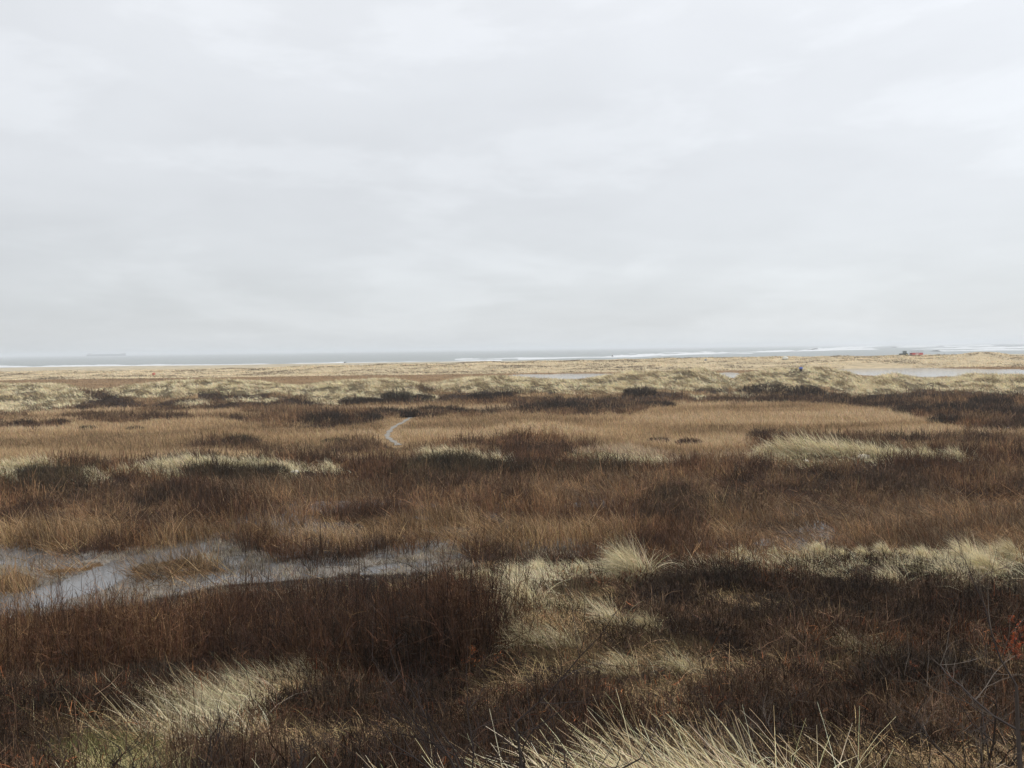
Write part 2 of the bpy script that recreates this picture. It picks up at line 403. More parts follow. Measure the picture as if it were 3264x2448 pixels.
def ground_mat():
    m, nt, out = new_mat('soil_and_litter')
    at = nt.nodes.new('ShaderNodeVertexColor'); at.layer_name = 'Col'
    geo = nt.nodes.new('ShaderNodeNewGeometry')
    n = nt.nodes.new('ShaderNodeTexNoise'); n.inputs['Scale'].default_value = 3.5; n.inputs['Detail'].default_value = 8; n.inputs['Roughness'].default_value = .7
    nt.links.new(geo.outputs['Position'], n.inputs['Vector'])
    n2 = nt.nodes.new('ShaderNodeTexNoise'); n2.inputs['Scale'].default_value = .25; n2.inputs['Detail'].default_value = 4
    nt.links.new(geo.outputs['Position'], n2.inputs['Vector'])
    ad = nt.nodes.new('ShaderNodeMath'); ad.operation = 'ADD'
    nt.links.new(n.outputs['Fac'], ad.inputs[0]); nt.links.new(n2.outputs['Fac'], ad.inputs[1])
    mr = nt.nodes.new('ShaderNodeMapRange'); mr.inputs['From Min'].default_value = .7; mr.inputs['From Max'].default_value = 1.3; mr.inputs['To Min'].default_value = .6; mr.inputs['To Max'].default_value = 1.35
    nt.links.new(ad.outputs[0], mr.inputs['Value'])
    mx = nt.nodes.new('ShaderNodeVectorMath'); mx.operation = 'SCALE'
    nt.links.new(at.outputs['Color'], mx.inputs[0]); nt.links.new(mr.outputs['Result'], mx.inputs['Scale'])
    b = nt.nodes.new('ShaderNodeBsdfPrincipled'); b.inputs['Roughness'].default_value = .95; b.inputs['Specular IOR Level'].default_value = .05
    nt.links.new(mx.outputs['Vector'], b.inputs['Base Color'])
    bp = nt.nodes.new('ShaderNodeBump'); bp.inputs['Strength'].default_value = .8; bp.inputs['Distance'].default_value = .15
    nt.links.new(n.outputs['Fac'], bp.inputs['Height']); nt.links.new(bp.outputs['Normal'], b.inputs['Normal'])
    nt.links.new(b.outputs['BSDF'], out.inputs['Surface'])
    return m


def water_mat(name, base, rough, scale, strength, dist, caps=0.0, stretch=(1, 1, 1), ior=1.33, spec=.5):
    m, nt, out = new_mat(name)
    geo = nt.nodes.new('ShaderNodeNewGeometry')
    mp = nt.nodes.new('ShaderNodeMapping'); mp.inputs['Scale'].default_value = stretch
    nt.links.new(geo.outputs['Position'], mp.inputs['Vector'])
    n = nt.nodes.new('ShaderNodeTexNoise'); n.inputs['Scale'].default_value = scale; n.inputs['Detail'].default_value = 5; n.inputs['Roughness'].default_value = .6
    nt.links.new(mp.outputs['Vector'], n.inputs['Vector'])
    b = nt.nodes.new('ShaderNodeBsdfPrincipled'); b.inputs['Roughness'].default_value = rough; b.inputs['IOR'].default_value = ior; b.inputs['Specular IOR Level'].default_value = spec
    b.inputs['Base Color'].default_value = (*base, 1)
    bp = nt.nodes.new('ShaderNodeBump'); bp.inputs['Strength'].default_value = strength; bp.inputs['Distance'].default_value = dist
    nt.links.new(n.outputs['Fac'], bp.inputs['Height']); nt.links.new(bp.outputs['Normal'], b.inputs['Normal'])
    if caps > 0:                                   # foam flecks of breaking wave tops
        n3 = nt.nodes.new('ShaderNodeTexNoise'); n3.inputs['Scale'].default_value = scale * .35; n3.inputs['Detail'].default_value = 6; n3.inputs['Roughness'].default_value = .75
        nt.links.new(mp.outputs['Vector'], n3.inputs['Vector'])
        r = nt.nodes.new('ShaderNodeMapRange'); r.inputs['From Min'].default_value = caps; r.inputs['From Max'].default_value = caps + .06
        nt.links.new(n3.outputs['Fac'], r.inputs['Value'])
        mx = nt.nodes.new('ShaderNodeMix'); mx.data_type = 'RGBA'; mx.inputs['A'].default_value = (*base, 1); mx.inputs['B'].default_value = (.8, .82, .82, 1)
        nt.links.new(r.outputs['Result'], mx.inputs['Factor']); nt.links.new(mx.outputs['Result'], b.inputs['Base Color'])
    nt.links.new(b.outputs['BSDF'], out.inputs['Surface'])
    return m


# ------------------------------------------------------------------ ground: one polar sheet
SOIL = {'HB': (.050, .032, .022), 'HA': (.040, .027, .021), 'FD': (.46, .37, .235), 'FL': (.24, .15, .075), 'RM': (.12, .095, .055), 'ME': (.27, .18, .095), 'MA': (.09, .07, .04), 'RG': (.11, .065, .032), 'XX': (.09, .06, .035),
        'WT': (.20, .18, .155), 'TH': (.03, .02, .015), 'HF': (.030, .021, .016), 'MP': (.05, .038, .022), 'DG': (.08, .058, .03), 'OL': (.09, .085, .03), 'HO': (.04, .035, .022), 'PB': (.2, .13, .08), 'CH': (.2, .18, .155)}
SOILA = np.array([SOIL[k] for k in ZN])


def zone_at(x, y, z, jit=0.0, lift=.35):
    X, Y = project(x, y, z + lift)
    D = np.maximum(y, 1)
    mixing = np.clip((64 - D) / 10, 0, 1) * jit          # neighbours grow into each other
    X = X + (fbm(x, y, 2.2 + D.mean() * .02, 3, 81) - .5) * (60 + 120 * mixing) + jit * rng.normal(0, 6, len(x)) + mixing * rng.normal(0, 30, len(x))
    Y = Y + (fbm(x, y, 1.6 + D.mean() * .02, 3, 91) - .5) * np.clip(2400 / D, 6, 50) + jit * rng.normal(0, 2, len(x)) + mixing * rng.normal(0, 9, len(x))
    zc = sample(zone, X, Y)
    back = (D > 150) & (D < 182)
    zc = np.where(D > 286, Z['FD'], np.where((D > 178), Z['FL'], np.where(back, Z['RM'], zc)))
    zc = np.where((D < 22) & np.isin(zc, [Z['WT'], Z['CH']]), Z['TH'], zc)
    zc = np.where((D > 70) & (D < 178) & np.isin(zc, [Z['HB']]), Z['HA'], zc)
    if D.min() > 60 or D.max() > 300:                       # tan grass running through the far heath belts
        nh = fbm(x / 2.6, y, 5.0, 3, 191)
        zc = np.where((zc == Z['HA']) & (nh > .63) & (D < 178), Z['ME'], zc)
        zc = np.where((zc == Z['HA']) & (nh < .42) & (D < 100), Z['HB'], zc)
    if D.min() < 26 and D.max() < 40:
        nm = fbm(x, y, 1.3, 3, 141)
        zc = np.where((zc == Z['HF']) & (nm > np.where(X > 1480, .555, .62)), Z['DG'], zc)
        zc = np.where((zc == Z['DG']) & (nm < .40), Z['HF'], zc)
    return zc


half = math.radians(38)
az = np.concatenate([np.linspace(-half, half, 1000), np.linspace(half, 2 * math.pi - half, 92)[1:-1]])
rad = np.concatenate([[0.02], np.exp(np.linspace(math.log(0.6), math.log(420), 560)), np.exp(np.linspace(math.log(430), math.log(45000), 40))])
A, Rr = np.meshgrid(az, rad)
gxx, gyy = Rr * np.sin(A), Rr * np.cos(A)
gzz = terrain(gxx.ravel(), gyy.ravel())
nv_r, nv_a = A.shape
ii, jj = np.meshgrid(np.arange(nv_r - 1), np.arange(nv_a), indexing='ij')
q = np.stack([ii * nv_a + jj, ii * nv_a + (jj + 1) % nv_a, (ii + 1) * nv_a + (jj + 1) % nv_a, (ii + 1) * nv_a + jj], -1).reshape(-1, 4)[:, ::-1]
gcol = SOILA[zone_at(gxx.ravel(), gyy.ravel(), gzz, 0, .1)]
by = gyy.ravel()
sand = sstep(400, 430, by)[:, None]
gcol = gcol * (1 - sand) + np.array([.42, .37, .28]) * sand
behind = (by < 2)[:, None]
gcol = np.where(behind, np.array([.09, .07, .045]), gcol)
g = obj('ground', raw_mesh('ground', np.stack([gxx.ravel(), gyy.ravel(), gzz], -1), q, gcol, ground_mat(), True))
tag(g, 'dune and heath ground under the grass and dwarf shrubs', 'ground', kind='structure')


def sheet(name, x0, x1, y0, y1, z, mat, nx=2, ny=2):
    xs = np.linspace(x0, x1, nx); ys = np.linspace(y0, y1, ny)
    XX, YY = np.meshgrid(xs, ys)
    V = np.stack([XX.ravel(), YY.ravel(), np.full(XX.size, z)], -1)
    a, b = np.meshgrid(np.arange(ny - 1), np.arange(nx - 1), indexing='ij')
    Q = np.stack([a * nx + b, a * nx + b + 1, (a + 1) * nx + b + 1, (a + 1) * nx + b], -1).reshape(-1, 4)
    return obj(name, raw_mesh(name, V, Q, None, mat))


SEA = -2.0
o = sheet('sea', -40000, 40000, 560, 40000, SEA, water_mat('sea_water', (.17, .195, .185), .35, .12, .6, .8, caps=.66, stretch=(.5, 1, 1)), 9, 9)
tag(o, 'grey green sea with whitecaps beyond the dunes', 'sea', kind='structure')
o = sheet('marsh_pond', -32, 14, 24.5, 47, -0.05, water_mat('pond_water', (.13, .125, .12), .10, 6, .12, .02), 3, 3)
tag(o, 'shallow grey water standing among the reed stubble', 'pond', kind='structure')
o = sheet('lagoon', -40, 260, 205, 320, -0.06, water_mat('lagoon_water', (.20, .205, .21), .10, .5, .18, .10, stretch=(.3, 1.4, 1)), 3, 3)
tag(o, 'pale lagoon water lying behind the grassy dune ridge', 'lagoon', kind='structure')

# footpath
PATH = [(1312, 1330), (1300, 1336), (1285, 1347), (1262, 1357), (1247, 1369), (1237, 1382), (1233, 1392), (1244, 1402), (1258, 1410), (1272, 1420)]
pw = np.array([ground_at(*p) for p in PATH])
ts = np.linspace(0, len(pw) - 1, 60)
pw = np.stack([np.interp(ts, np.arange(len(PATH)), pw[:, k]) for k in range(3)], -1)
for _ in range(4):
    pw[1:-1] = (pw[:-2] + 2 * pw[1:-1] + pw[2:]) / 4
tn = np.gradient(pw[:, :2], axis=0); tn /= np.linalg.norm(tn, axis=1)[:, None]
nr = np.stack([-tn[:, 1], tn[:, 0]], -1)
pv = []
for k in range(60):
    w = .22 + .08 * math.sin(k * .9) + .05 * math.sin(k * 2.3)
    for s in (-1, 0, 1):
        x_, y_ = pw[k, 0] + s * w * nr[k, 0], pw[k, 1] + s * w * nr[k, 1]
        pv.append((x_, y_, gz(x_, y_) + .03 + (0.015 if s == 0 else 0)))
pq = [(k * 3 + s, k * 3 + s + 1, (k + 1) * 3 + s + 1, (k + 1) * 3 + s) for k in range(59) for s in (0, 1)]
o = obj('footpath', raw_mesh('footpath', pv, pq, None, plain('path_sand', (.26, .24, .21), .95, var=.3, scale=1.5, spec=.05), True))
tag(o, 'narrow pale footpath winding through the tan meadow', 'path', kind='structure')


# ------------------------------------------------------------------ blades
def blades(root, yaw, length, lean, curl, width, segs=3, tipw=.12, roll=None):
    N = len(root)
    dirx, diry = np.cos(yaw), np.sin(yaw)
    if roll is None: roll = rng.uniform(-1.2, 1.2, N)
    pos = root.astype(np.float64).copy()
    V = np.empty((N, segs + 1, 2, 3), np.float32)
    Cn = np.empty((N, segs + 1, 3), np.float64)
    for k in range(segs + 1):
        t = k / segs
        ang = lean + curl * t ** 1.3
        if k:
            st = length / segs
            pos = pos + np.stack([st * np.sin(ang) * dirx, st * np.sin(ang) * diry, st * np.cos(ang)], -1)
        w = width * (1 - (1 - tipw) * t ** 1.6) * .5
        cr, sr = np.cos(roll), np.sin(roll)
        sx = -diry * cr + dirx * np.cos(ang) * sr
        sy = dirx * cr + diry * np.cos(ang) * sr
        sz = -np.sin(ang) * sr
        s = np.stack([sx, sy, sz], -1) * w[:, None]
        V[:, k, 0] = pos - s; V[:, k, 1] = pos + s
        Cn[:, k] = pos
    return V, Cn


class Batch:
    def __init__(self): self.V = []; self.C = []; self.S = []

    def add(self, V, C, tip=None):
        """V (N,S+1,2,3), C (N,3); tip: colour (N,3) of the blade end, where the plant has one of its own"""
        N, S1 = V.shape[:2]
        c = np.repeat(C[:, None, :], S1, 1).astype(np.float32)
        if tip is not None:
            t = np.linspace(0, 1, S1)[None, :, None] ** 2.0
            c = c * (1 - t) + tip[:, None, :] * t
        c = np.repeat(c[:, :, None, :], 2, 2)
        self.V.append(V); self.C.append(c)

    def mesh(self, name, mat):
        vs, cs, qs, n = [], [], [], 0
        for V, c in zip(self.V, self.C):
            N, S1 = V.shape[:2]
            base = (np.arange(N) * S1 * 2)[:, None, None] + n
            k = np.arange(S1 - 1)[None, :, None] * 2
            Q = base + k + np.array([0, 1, 3, 2])[None, None, :]
            qs.append(Q.reshape(-1, 4).astype(np.int32))
            vs.append(V.reshape(-1, 3)); cs.append(c.reshape(-1, 3)); n += N * S1 * 2
        return raw_mesh(name, np.concatenate(vs), np.concatenate(qs), np.concatenate(cs), mat)


def pick(pal, u, n=None, jit=.22):
    pal = np.array(pal, float)
    w = np.cumsum(pal[:, 3]) / pal[:, 3].sum()
    i = np.searchsorted(w, np.clip(u, 0, .9999))
    c = pal[i, :3].copy()
    c *= rng.normal(1, jit, len(c)).clip(.5, 1.6)[:, None]
    c *= rng.normal(1, .05, c.shape).clip(.85, 1.15)
    return c


STRAW = [(.17, .14, .075, 1.3), (.36, .30, .165, 1.4), (.62, .53, .325, 2.2), (.82, .72, .49, 2.4)]
T = {
    'FD': dict(o='far_dune_grass', h=.42, hs=.35, w=.05, nb=4, sp=.35, lean=.7, ls=.3, curl=.6, wind=.7, d=1.0, pal=[(.13, .10, .06, .9), (.30, .235, .14, 1.3), (.58, .47, .30, 2.5), (.78, .66, .45, 2.4)], big=5, gain=4, ax=2.2, wb=0.72, up=0.02, tint=(1.02, 1, .99)),
    'FL': dict(o='lagoon_reed', h=.22, hs=.3, w=.05, nb=3, sp=.3, lean=.3, ls=.2, curl=.2, wind=.3, d=.7, pal=[(.13, .085, .045, 1), (.27, .175, .09, 2), (.36, .245, .13, 1.5)], big=14, ax=3),
    'RM': dict(o='dune_ridge_grass', h=.62, hs=.3, w=.03, nb=6, sp=.2, lean=.5, ls=.3, curl=.9, wind=.7, d=1.2, pal=[(.16, .12, .068, 1.1), (.36, .285, .165, 1.4), (.62, .52, .325, 2.2), (.84, .73, .50, 2)], big=1.5, gain=4.5, gap=1.1, wb=0.58, up=0.2, tint=(1.02, 1, .98)),
    'ME': dict(o='meadow_reed', h=.40, hs=0.35, w=.016, nb=3, sp=.15, lean=.15, ls=.15, curl=.3, wind=.4, d=1.2, pal=[(.20, .135, .072, 1), (.40, .275, .15, 2), (.54, .39, .225, 2), (.62, .48, .31, 1)], big=9, ax=2.5, gain=3),
    'HA': dict(o='dark_heath_scrub', h=.5, hs=.4, w=.012, nb=3, sp=.2, lean=.55, ls=.4, curl=.2, wind=0, ch=3, d=1.1, pal=[(.030, .022, .016, 1.1), (.060, .041, .027, 2), (.12, .08, .05, 1.6), (.26, .185, .112, 1)], big=2.2, tw=1, gain=3.2, cell=2.2, tint=(1.12,.98,.86), up=0.11),
    'HB': dict(o='brown_heath_scrub', h=.52, hs=0.5, w=.010, nb=3, sp=.2, lean=.3, ls=.28, curl=.25, wind=.3, ch=2, d=1.0, pal=[(.030, .021, .015, 1.2), (.072, .042, .026, 2.2), (.14, .083, .046, 1.7), (.32, .215, .12, 1.0)], big=2.2, tw=1, gain=3, cell=1.6, tint=(1.12, .96, .84), bl=0.4, up=0.06),
    'HO': dict(o='dark_heath_scrub', h=.6, hs=.35, w=.012, nb=3, sp=.2, lean=.4, ls=.3, curl=.2, wind=0, ch=2, d=1.1, pal=[(.030, .023, .015, 1.5), (.06, .046, .027, 2), (.14, .11, .065, 1)], big=2, tw=1, cell=1.8, tint=(1.15, 1, .85)),
    'PB': dict(o='meadow_reed', h=.5, hs=.3, w=.014, nb=3, sp=.2, lean=.3, ls=.25, curl=.4, wind=.5, d=1.0, pal=[(.13, .085, .05, 1), (.29, .195, .115, 2), (.48, .36, .23, 2), (.64, .52, .35, 1)], big=3),
    'MA': dict(o='marram_grass', h=.5, hs=.35, w=.014, nb=6, sp=.2, lean=.5, ls=.3, curl=.8, wind=.85, d=0.5, pal=STRAW, big=1.6, gain=3.5, gap=1.2, up=0.12),
    'RG': dict(o='reed_bed', h=.75, hs=0.42, w=.010, nb=2, sp=.15, lean=.12, ls=.15, curl=.25, wind=.5, d=1.6, pal=[(.055, .036, .021, 1.3), (.16, .098, .049, 2), (.32, .205, .104, 1.9), (.58, .415, .235, 1.4)], big=1.8, gain=2.2, tint=(1.02, .97, .90), up=0.0, wb=0.35),
    'XX': dict(o='reed_bed', h=.62, hs=0.45, w=.010, nb=2, sp=.2, lean=.2, ls=.2, curl=.3, wind=.5, d=1.4, pal=[(.040, .028, .019, 1.3), (.10, .064, .038, 2.2), (.20, .135, .077, 1.8), (.44, .32, .19, 1.1)], big=1.8, gain=2.2, tint=(1.18, 1, .86), up=0.03, wb=0.35),
    'WT': dict(o='pond_stubble', h=0.15, hs=.45, w=.008, nb=4, sp=.12, lean=.18, ls=.22, curl=.3, wind=.3, d=1.6, pal=[(.08, .063, .046, 1), (.20, .158, .11, 2), (.36, .29, .20, 1.8), (.54, .45, .33, 1)], big=1.2),
    'CH': dict(o='pond_stubble', h=0.16, hs=.4, w=.006, nb=1, sp=.1, lean=.2, ls=.2, curl=.2, wind=.3, d=0.34, pal=[(.05, .04, .03, 1), (.12, .09, .06, 1)], big=2),
    'TH': dict(o='willow_thicket', h=0.82, hs=.25, w=.009, nb=3, sp=.25, lean=0.06, ls=.14, curl=.2, wind=.3, ch=6, d=1.0, pal=[(.020, .014, .010, 1.3), (.060, .032, .020, 2), (.12, .062, .034, 1.7), (.30, .19, .105, 1)], big=2.6, tw=1, cl=0.32, gain=4, cell=1.1, tint=(1.05, .97, .88), bl=0.3, up=-0.05),
    'HF': dict(o='near_heath_scrub', h=0.24, hs=.45, w=.0042, nb=2, sp=.14, lean=.55, ls=.4, curl=.4, wind=0, ch=3, d=1.0, pal=[(.013, .010, .008, 1.5), (.036, .025, .017, 2.2), (.085, .058, .038, 1.8), (.22, .165, .11, .8)], big=.9, tw=1, cl=.5, gain=3.2, cell=0.75, tint=(1.15, .97, .85), up=0.04, wb=0.4),
    'MP': dict(o='marram_grass', h=.42, hs=.35, w=.006, nb=6, sp=.14, lean=.6, ls=.3, curl=.9, wind=.9, d=.5, pal=STRAW, big=.7, gain=4, gap=1.0, up=0.1),
    'DG': dict(o='dry_short_grass', h=0.2, hs=0.5, w=.005, nb=6, sp=0.12, lean=.6, ls=.4, curl=1.0, wind=.55, d=.8, pal=[(.045, .033, .021, 1.8), (.11, .08, .045, 2), (.27, .20, .115, 1.5), (.55, .44, .275, 1)], big=.7, gain=3.5, tint=(1.12, 1, .86), up=0.16),
    'OL': dict(o='mossy_grass', h=0.22, hs=.35, w=.005, nb=8, sp=.12, lean=0.8, ls=.4, curl=.9, wind=.6, d=1.5, pal=[(.13, .11, .05, 1), (.36, .31, .14, 2), (.62, .54, .28, 2)], big=.5, gain=3),
}
B = {}
PXY = pw[:, :2]
STRATA = [(1.2, 3.2, 120, 1), (3.2, 7, 260, 1), (7, 13, 200, .9), (13, 22, 120, .8), (22, 38, 80, .7), (38, 62, 42, .6), (62, 85, 26, .6), (85, 125, 15, .5), (125, 182, 8.5, .5), (182, 288, 1.6, .5), (288, 400, 1.3, .5)]
for (D0, D1, dens, cm) in STRATA:
    area = .68 * (D1 ** 2 - D0 ** 2) + 9 * (D1 - D0)
    n = int(dens * area)
    D = rng.uniform(D0, D1, int(n * 1.6)); D = D[rng.uniform(0, 1, len(D)) < (.68 * D + 4.5) / (.68 * D1 + 4.5)][:n]
    x, y = rng.uniform(-1, 1, len(D)) * (.68 * D + 4.5), D
    z = terrain(x, y)
    zc = zone_at(x, y, z, 1.0)
    X0, Y0 = project(x, y, np.zeros_like(x))
    if D0 > 180:
        keep = sample(lagmask, X0, Y0) < .12
        x, y, z, zc, D = x[keep], y[keep], z[keep], zc[keep], D[keep]
    # trampled verge of the footpath
    dpath = np.full(len(x), 99.0)
    sel = (y > 60) & (y < 130) & (np.abs(x + 13) < 14)
    if sel.any():
        pts = np.stack([x[sel], y[sel]], -1)
        dd = np.hypot((pts[:, None, 0] - PXY[None, :, 0]), np.where(pts[:, None, 1] < PXY[None, :, 1], .28, 1) * (pts[:, None, 1] - PXY[None, :, 1]))
        dpath[sel] = dd.min(1)
    for kname, kz in Z.items():
        p = T[kname]
        m = zc == kz
        if not m.any(): continue
        pr = np.clip(p['d'] / 1.6, 0, 1)
        pr_loc = pr * (0.55 + .9 * fbm(x[m], y[m], 1.2 + D1 * .02, 2, 101))
        if 'gap' in p:                                     # bare hollows between the tufts
            pr_loc = pr_loc * (.12 + 1.5 * sstep(.38, .58, fbm(x[m], y[m], p['gap'] + D1 * .004, 2, 131)))
        if kname == 'WT':
            pr_loc = pr * 1.35 * np.clip(fbm(x[m], y[m], 1.3, 3, 107) * 2.6 - .55, 0.22, 1)
        acc = rng.uniform(0, 1, m.sum()) < pr_loc
        idx = np.nonzero(m)[0][acc]
        idx = idx[dpath[idx] > .55]
        if len(idx) == 0: continue
        if kname == 'FL': idx = idx[rng.uniform(0, 1, len(idx)) < .8]
        bush = None
        if 'cell' in p:
            bush = cells(x[idx], y[idx], p['cell'], 151)
            kp = rng.uniform(0, 1, len(idx)) < np.clip(1.75 - 1.15 * bush[0], .12, 1)
            idx = idx[kp]; bush = [q[kp] for q in bush]
            if len(idx) == 0: continue
        nb = p['nb'] if D1 < 200 or kname != 'RM' else 3
        rep = np.repeat(idx, nb)
        N = len(rep)
        root = np.stack([x[rep] + rng.normal(0, p['sp'], N), y[rep] + rng.normal(0, p['sp'], N), z[rep] - .03], -1)
        yawc = np.where(rng.uniform(0, 1, N) < p['wind'], rng.normal(math.pi - .15, .55, N), rng.uniform(-math.pi, math.pi, N))
        hmul = .65 + .7 * fbm(root[:, 0], root[:, 1], 1.0 + D1 * .03, 2, 111)
        L = p['h'] * hmul * rng.normal(1, p['hs'], N).clip(.3, 1.9)
        L = np.where(dpath[rep] < 1.3, L * .3, L)
        if bush is not None:
            bd = np.repeat(np.clip(bush[0], 0, 1.3), nb); bx_ = np.repeat(bush[1], nb); by_ = np.repeat(bush[2], nb)
            L = L * np.clip(1.45 - .95 * bd ** 2, .3, 1.5)
            yawc = np.where(rng.uniform(0, 1, N) < .75, np.arctan2(by_, bx_) + rng.normal(0, .5, N), yawc)
        wd = np.maximum(p['w'], D[rep] * .00055) * rng.uniform(.6, 1.3, N)
        tw = p.get('tw', 0)
        lean = np.abs(rng.normal(p['lean'], p['ls'], N)) + (0 if bush is None else .45 * bd * p.get('bl', 1)); curl = np.abs(rng.normal(p['curl'], .3, N)) * (1 if not tw else rng.choice([-1, 1], N))
        if kname in ('RG', 'XX', 'HB', 'ME', 'PB', 'TH', 'WT'):            # wind-thrown patches, broken and over-long stems
            flat = sstep(.54, .68, fbm(root[:, 0] / 1.6, root[:, 1], 1.1 + D1 * .02, 2, 181)) * (.25 if kname in ('TH', 'ME') else .7)
            brk = (rng.uniform(0, 1, N) < .10) * rng.uniform(.3, 1.0, N)
            lean = lean + flat + brk
            L = L * np.where(rng.uniform(0, 1, N) < .07, 1.4, 1.0)
        segs = 4 if (D1 <= 22 and not tw) else 3 if D1 <= 62 else 2
        V, Cn = blades(root, yawc, L, lean, curl, wd, segs, .35 if tw else .15)
        big = fbm(x[rep] / p.get('ax', 1), y[rep], p['big'], 3, 121)
        un = np.repeat(rng.uniform(0, 1, len(idx)), nb)
        wb = p.get('wb', .45)
        uu = (.55 * rng.uniform(0, 1, N) + .45 * un) * (1 - wb) + wb * np.clip((big - .5) * p.get('gain', 2.4) + .5, 0, 1)
        if bush is not None:
            uu = .62 * uu + .38 * np.repeat(bush[3], nb)
        uu = np.clip((uu - .5) * 1.5 + .5 + p.get('up', 0), 0, 1)
        C = pick(p['pal'], uu) * np.array(p.get('tint', (1, 1, 1)))
        b = B.setdefault(p['o'], [Batch(), tw])[0]
        tipc = None
        if kname in ('RG', 'XX') and D1 < 90:                                 # pale seed heads on some of the reeds
            tipc = np.where((rng.uniform(0, 1, N) < .3)[:, None], np.array([[.50, .37, .23]]) * rng.uniform(.7, 1.2, N)[:, None], C)
        b.add(V, C, tipc)
        ch = p.get('ch', 0)
        ch = int(round(ch * (1 if D1 < 23 else .6 if D1 < 63 else .5)))
        if D1 > 125: ch = 0
        if ch:
            r2 = np.repeat(np.arange(N), ch); N2 = len(r2)
            tpos = rng.uniform(.25, .98, N2) * segs
            i0 = np.minimum(tpos.astype(int), segs - 1); fr = (tpos - i0)[:, None]
            rt = Cn[r2, i0] * (1 - fr) + Cn[r2, i0 + 1] * fr
            V2, _ = blades(rt, rng.uniform(-math.pi, math.pi, N2), L[r2] * p.get('cl', .45) * rng.uniform(.4, 1.2, N2), np.abs(rng.normal(.75, .5, N2)), rng.normal(-.2, .5, N2), wd[r2] * .75, 2 if D1 < 40 else 1, .35)
            b.add(V2, np.clip(C[r2] * rng.normal(1.08, .2, N2).clip(.5, 1.7)[:, None], 0, 1))

# fine twig canopy of the near dwarf shrubs: short sprigs through the volume of each low dome
for (D0, D1, dens, L0) in [(2.2, 3.4, 700, .06), (3.4, 6, 2600, .055), (6, 9, 2100, .07), (9, 13.5, 1400, .09), (13.5, 26, 520, .14)]:
    n = int(dens * (.68 * (D1 ** 2 - D0 ** 2) + 9 * (D1 - D0)))
    y = rng.uniform(D0, D1, int(n * 1.6)); y = y[rng.uniform(0, 1, len(y)) < (.68 * y + 4.5) / (.68 * D1 + 4.5)][:n]
    x = rng.uniform(-1, 1, len(y)) * (.68 * y + 4.5); n = len(y)
    z = terrain(x, y)
    zc = zone_at(x, y, z, 1.0, .2)
    bd, bx_, by_, bid = cells(x, y, .75, 151)
    k = ((zc == Z['HF']) | ((zc == Z['DG']) & (rng.uniform(0, 1, n) < .22))) & (rng.uniform(0, 1, n) < np.clip(1.7 - 1.1 * bd, .05, 1))
    x, y, z, bd, bx_, by_, bid = [q[k] for q in (x, y, z, bd, bx_, by_, bid)]
    n = len(x)
    dome = (.10 + .26 * ((bid * 7.3) % 1)) * np.clip(1 - bd ** 2, 0.08, 1) + .05
    hz_ = dome * rng.uniform(0, 1, n) ** .45
    yaw = np.where(rng.uniform(0, 1, n) < .5, np.arctan2(by_, bx_) + rng.normal(0, .7, n), rng.uniform(-math.pi, math.pi, n))
    V, _ = blades(np.stack([x, y, z + hz_], -1), yaw, L0 * rng.lognormal(0, .4, n), np.abs(rng.normal(.7, .45, n)), rng.normal(0, .6, n), np.maximum(.0045, y * .0006) * rng.uniform(.6, 1.4, n), 2, .4)
    big = fbm(x, y, .9, 3, 121)
    uu = .42 * rng.uniform(0, 1, n) + .25 * bid + .33 * np.clip((big - .5) * 3.2 + .5, 0, 1)
    C = pick(T['HF']['pal'], np.clip((uu - .5) * 1.55 + .46, 0, 1), jit=.28) * np.array(T['HF']['tint'])
    rust = (rng.uniform(0, 1, n) < .2) & (fbm(x, y, 2.5, 2, 171) > .52)
    C[rust] = C[rust] * np.array([1.9, 1.15, .8])
    B['near_heath_scrub'][0].add(V, C)

INFO = {'far_dune_grass': ('pale dry grass covering the far dunes before the sea', 'grass'), 'lagoon_reed': ('low tan reeds on the flat round the lagoon', 'reeds'),
        'dune_ridge_grass': ('straw coloured marram covering the long dune ridge', 'grass'), 'meadow_reed': ('tan reed meadow crossed by the footpath', 'reeds'),
        'dark_heath_scrub': ('dark brown heath scrub in belts before the dune ridge', 'heath'), 'brown_heath_scrub': ('reddish brown heath scrub between the reed beds', 'heath'),
        'marram_grass': ('wind bent pale marram growing on the low dune crests', 'grass'), 'reed_bed': ('golden brown reeds standing behind the marsh pond', 'reeds'),
        'pond_stubble': ('sparse reed stubble standing in the marsh pond', 'reeds'), 'willow_thicket': ('tall red brown thicket along the near side of the pond', 'thicket'),
        'near_heath_scrub': ('dark twiggy heath covering the near dune slope', 'heath'), 'dry_short_grass': ('short bleached grass mixed into the heath of the slope', 'grass'), 'mossy_grass': ('yellow green mossy grass in a hollow of the heath', 'grass')}
for k, (b, tw) in B.items():
    o = obj(k, b.mesh(k, M_TWIG if tw else M_GRASS))
    tag(o, INFO[k][0], INFO[k][1], kind='stuff')
B.clear()


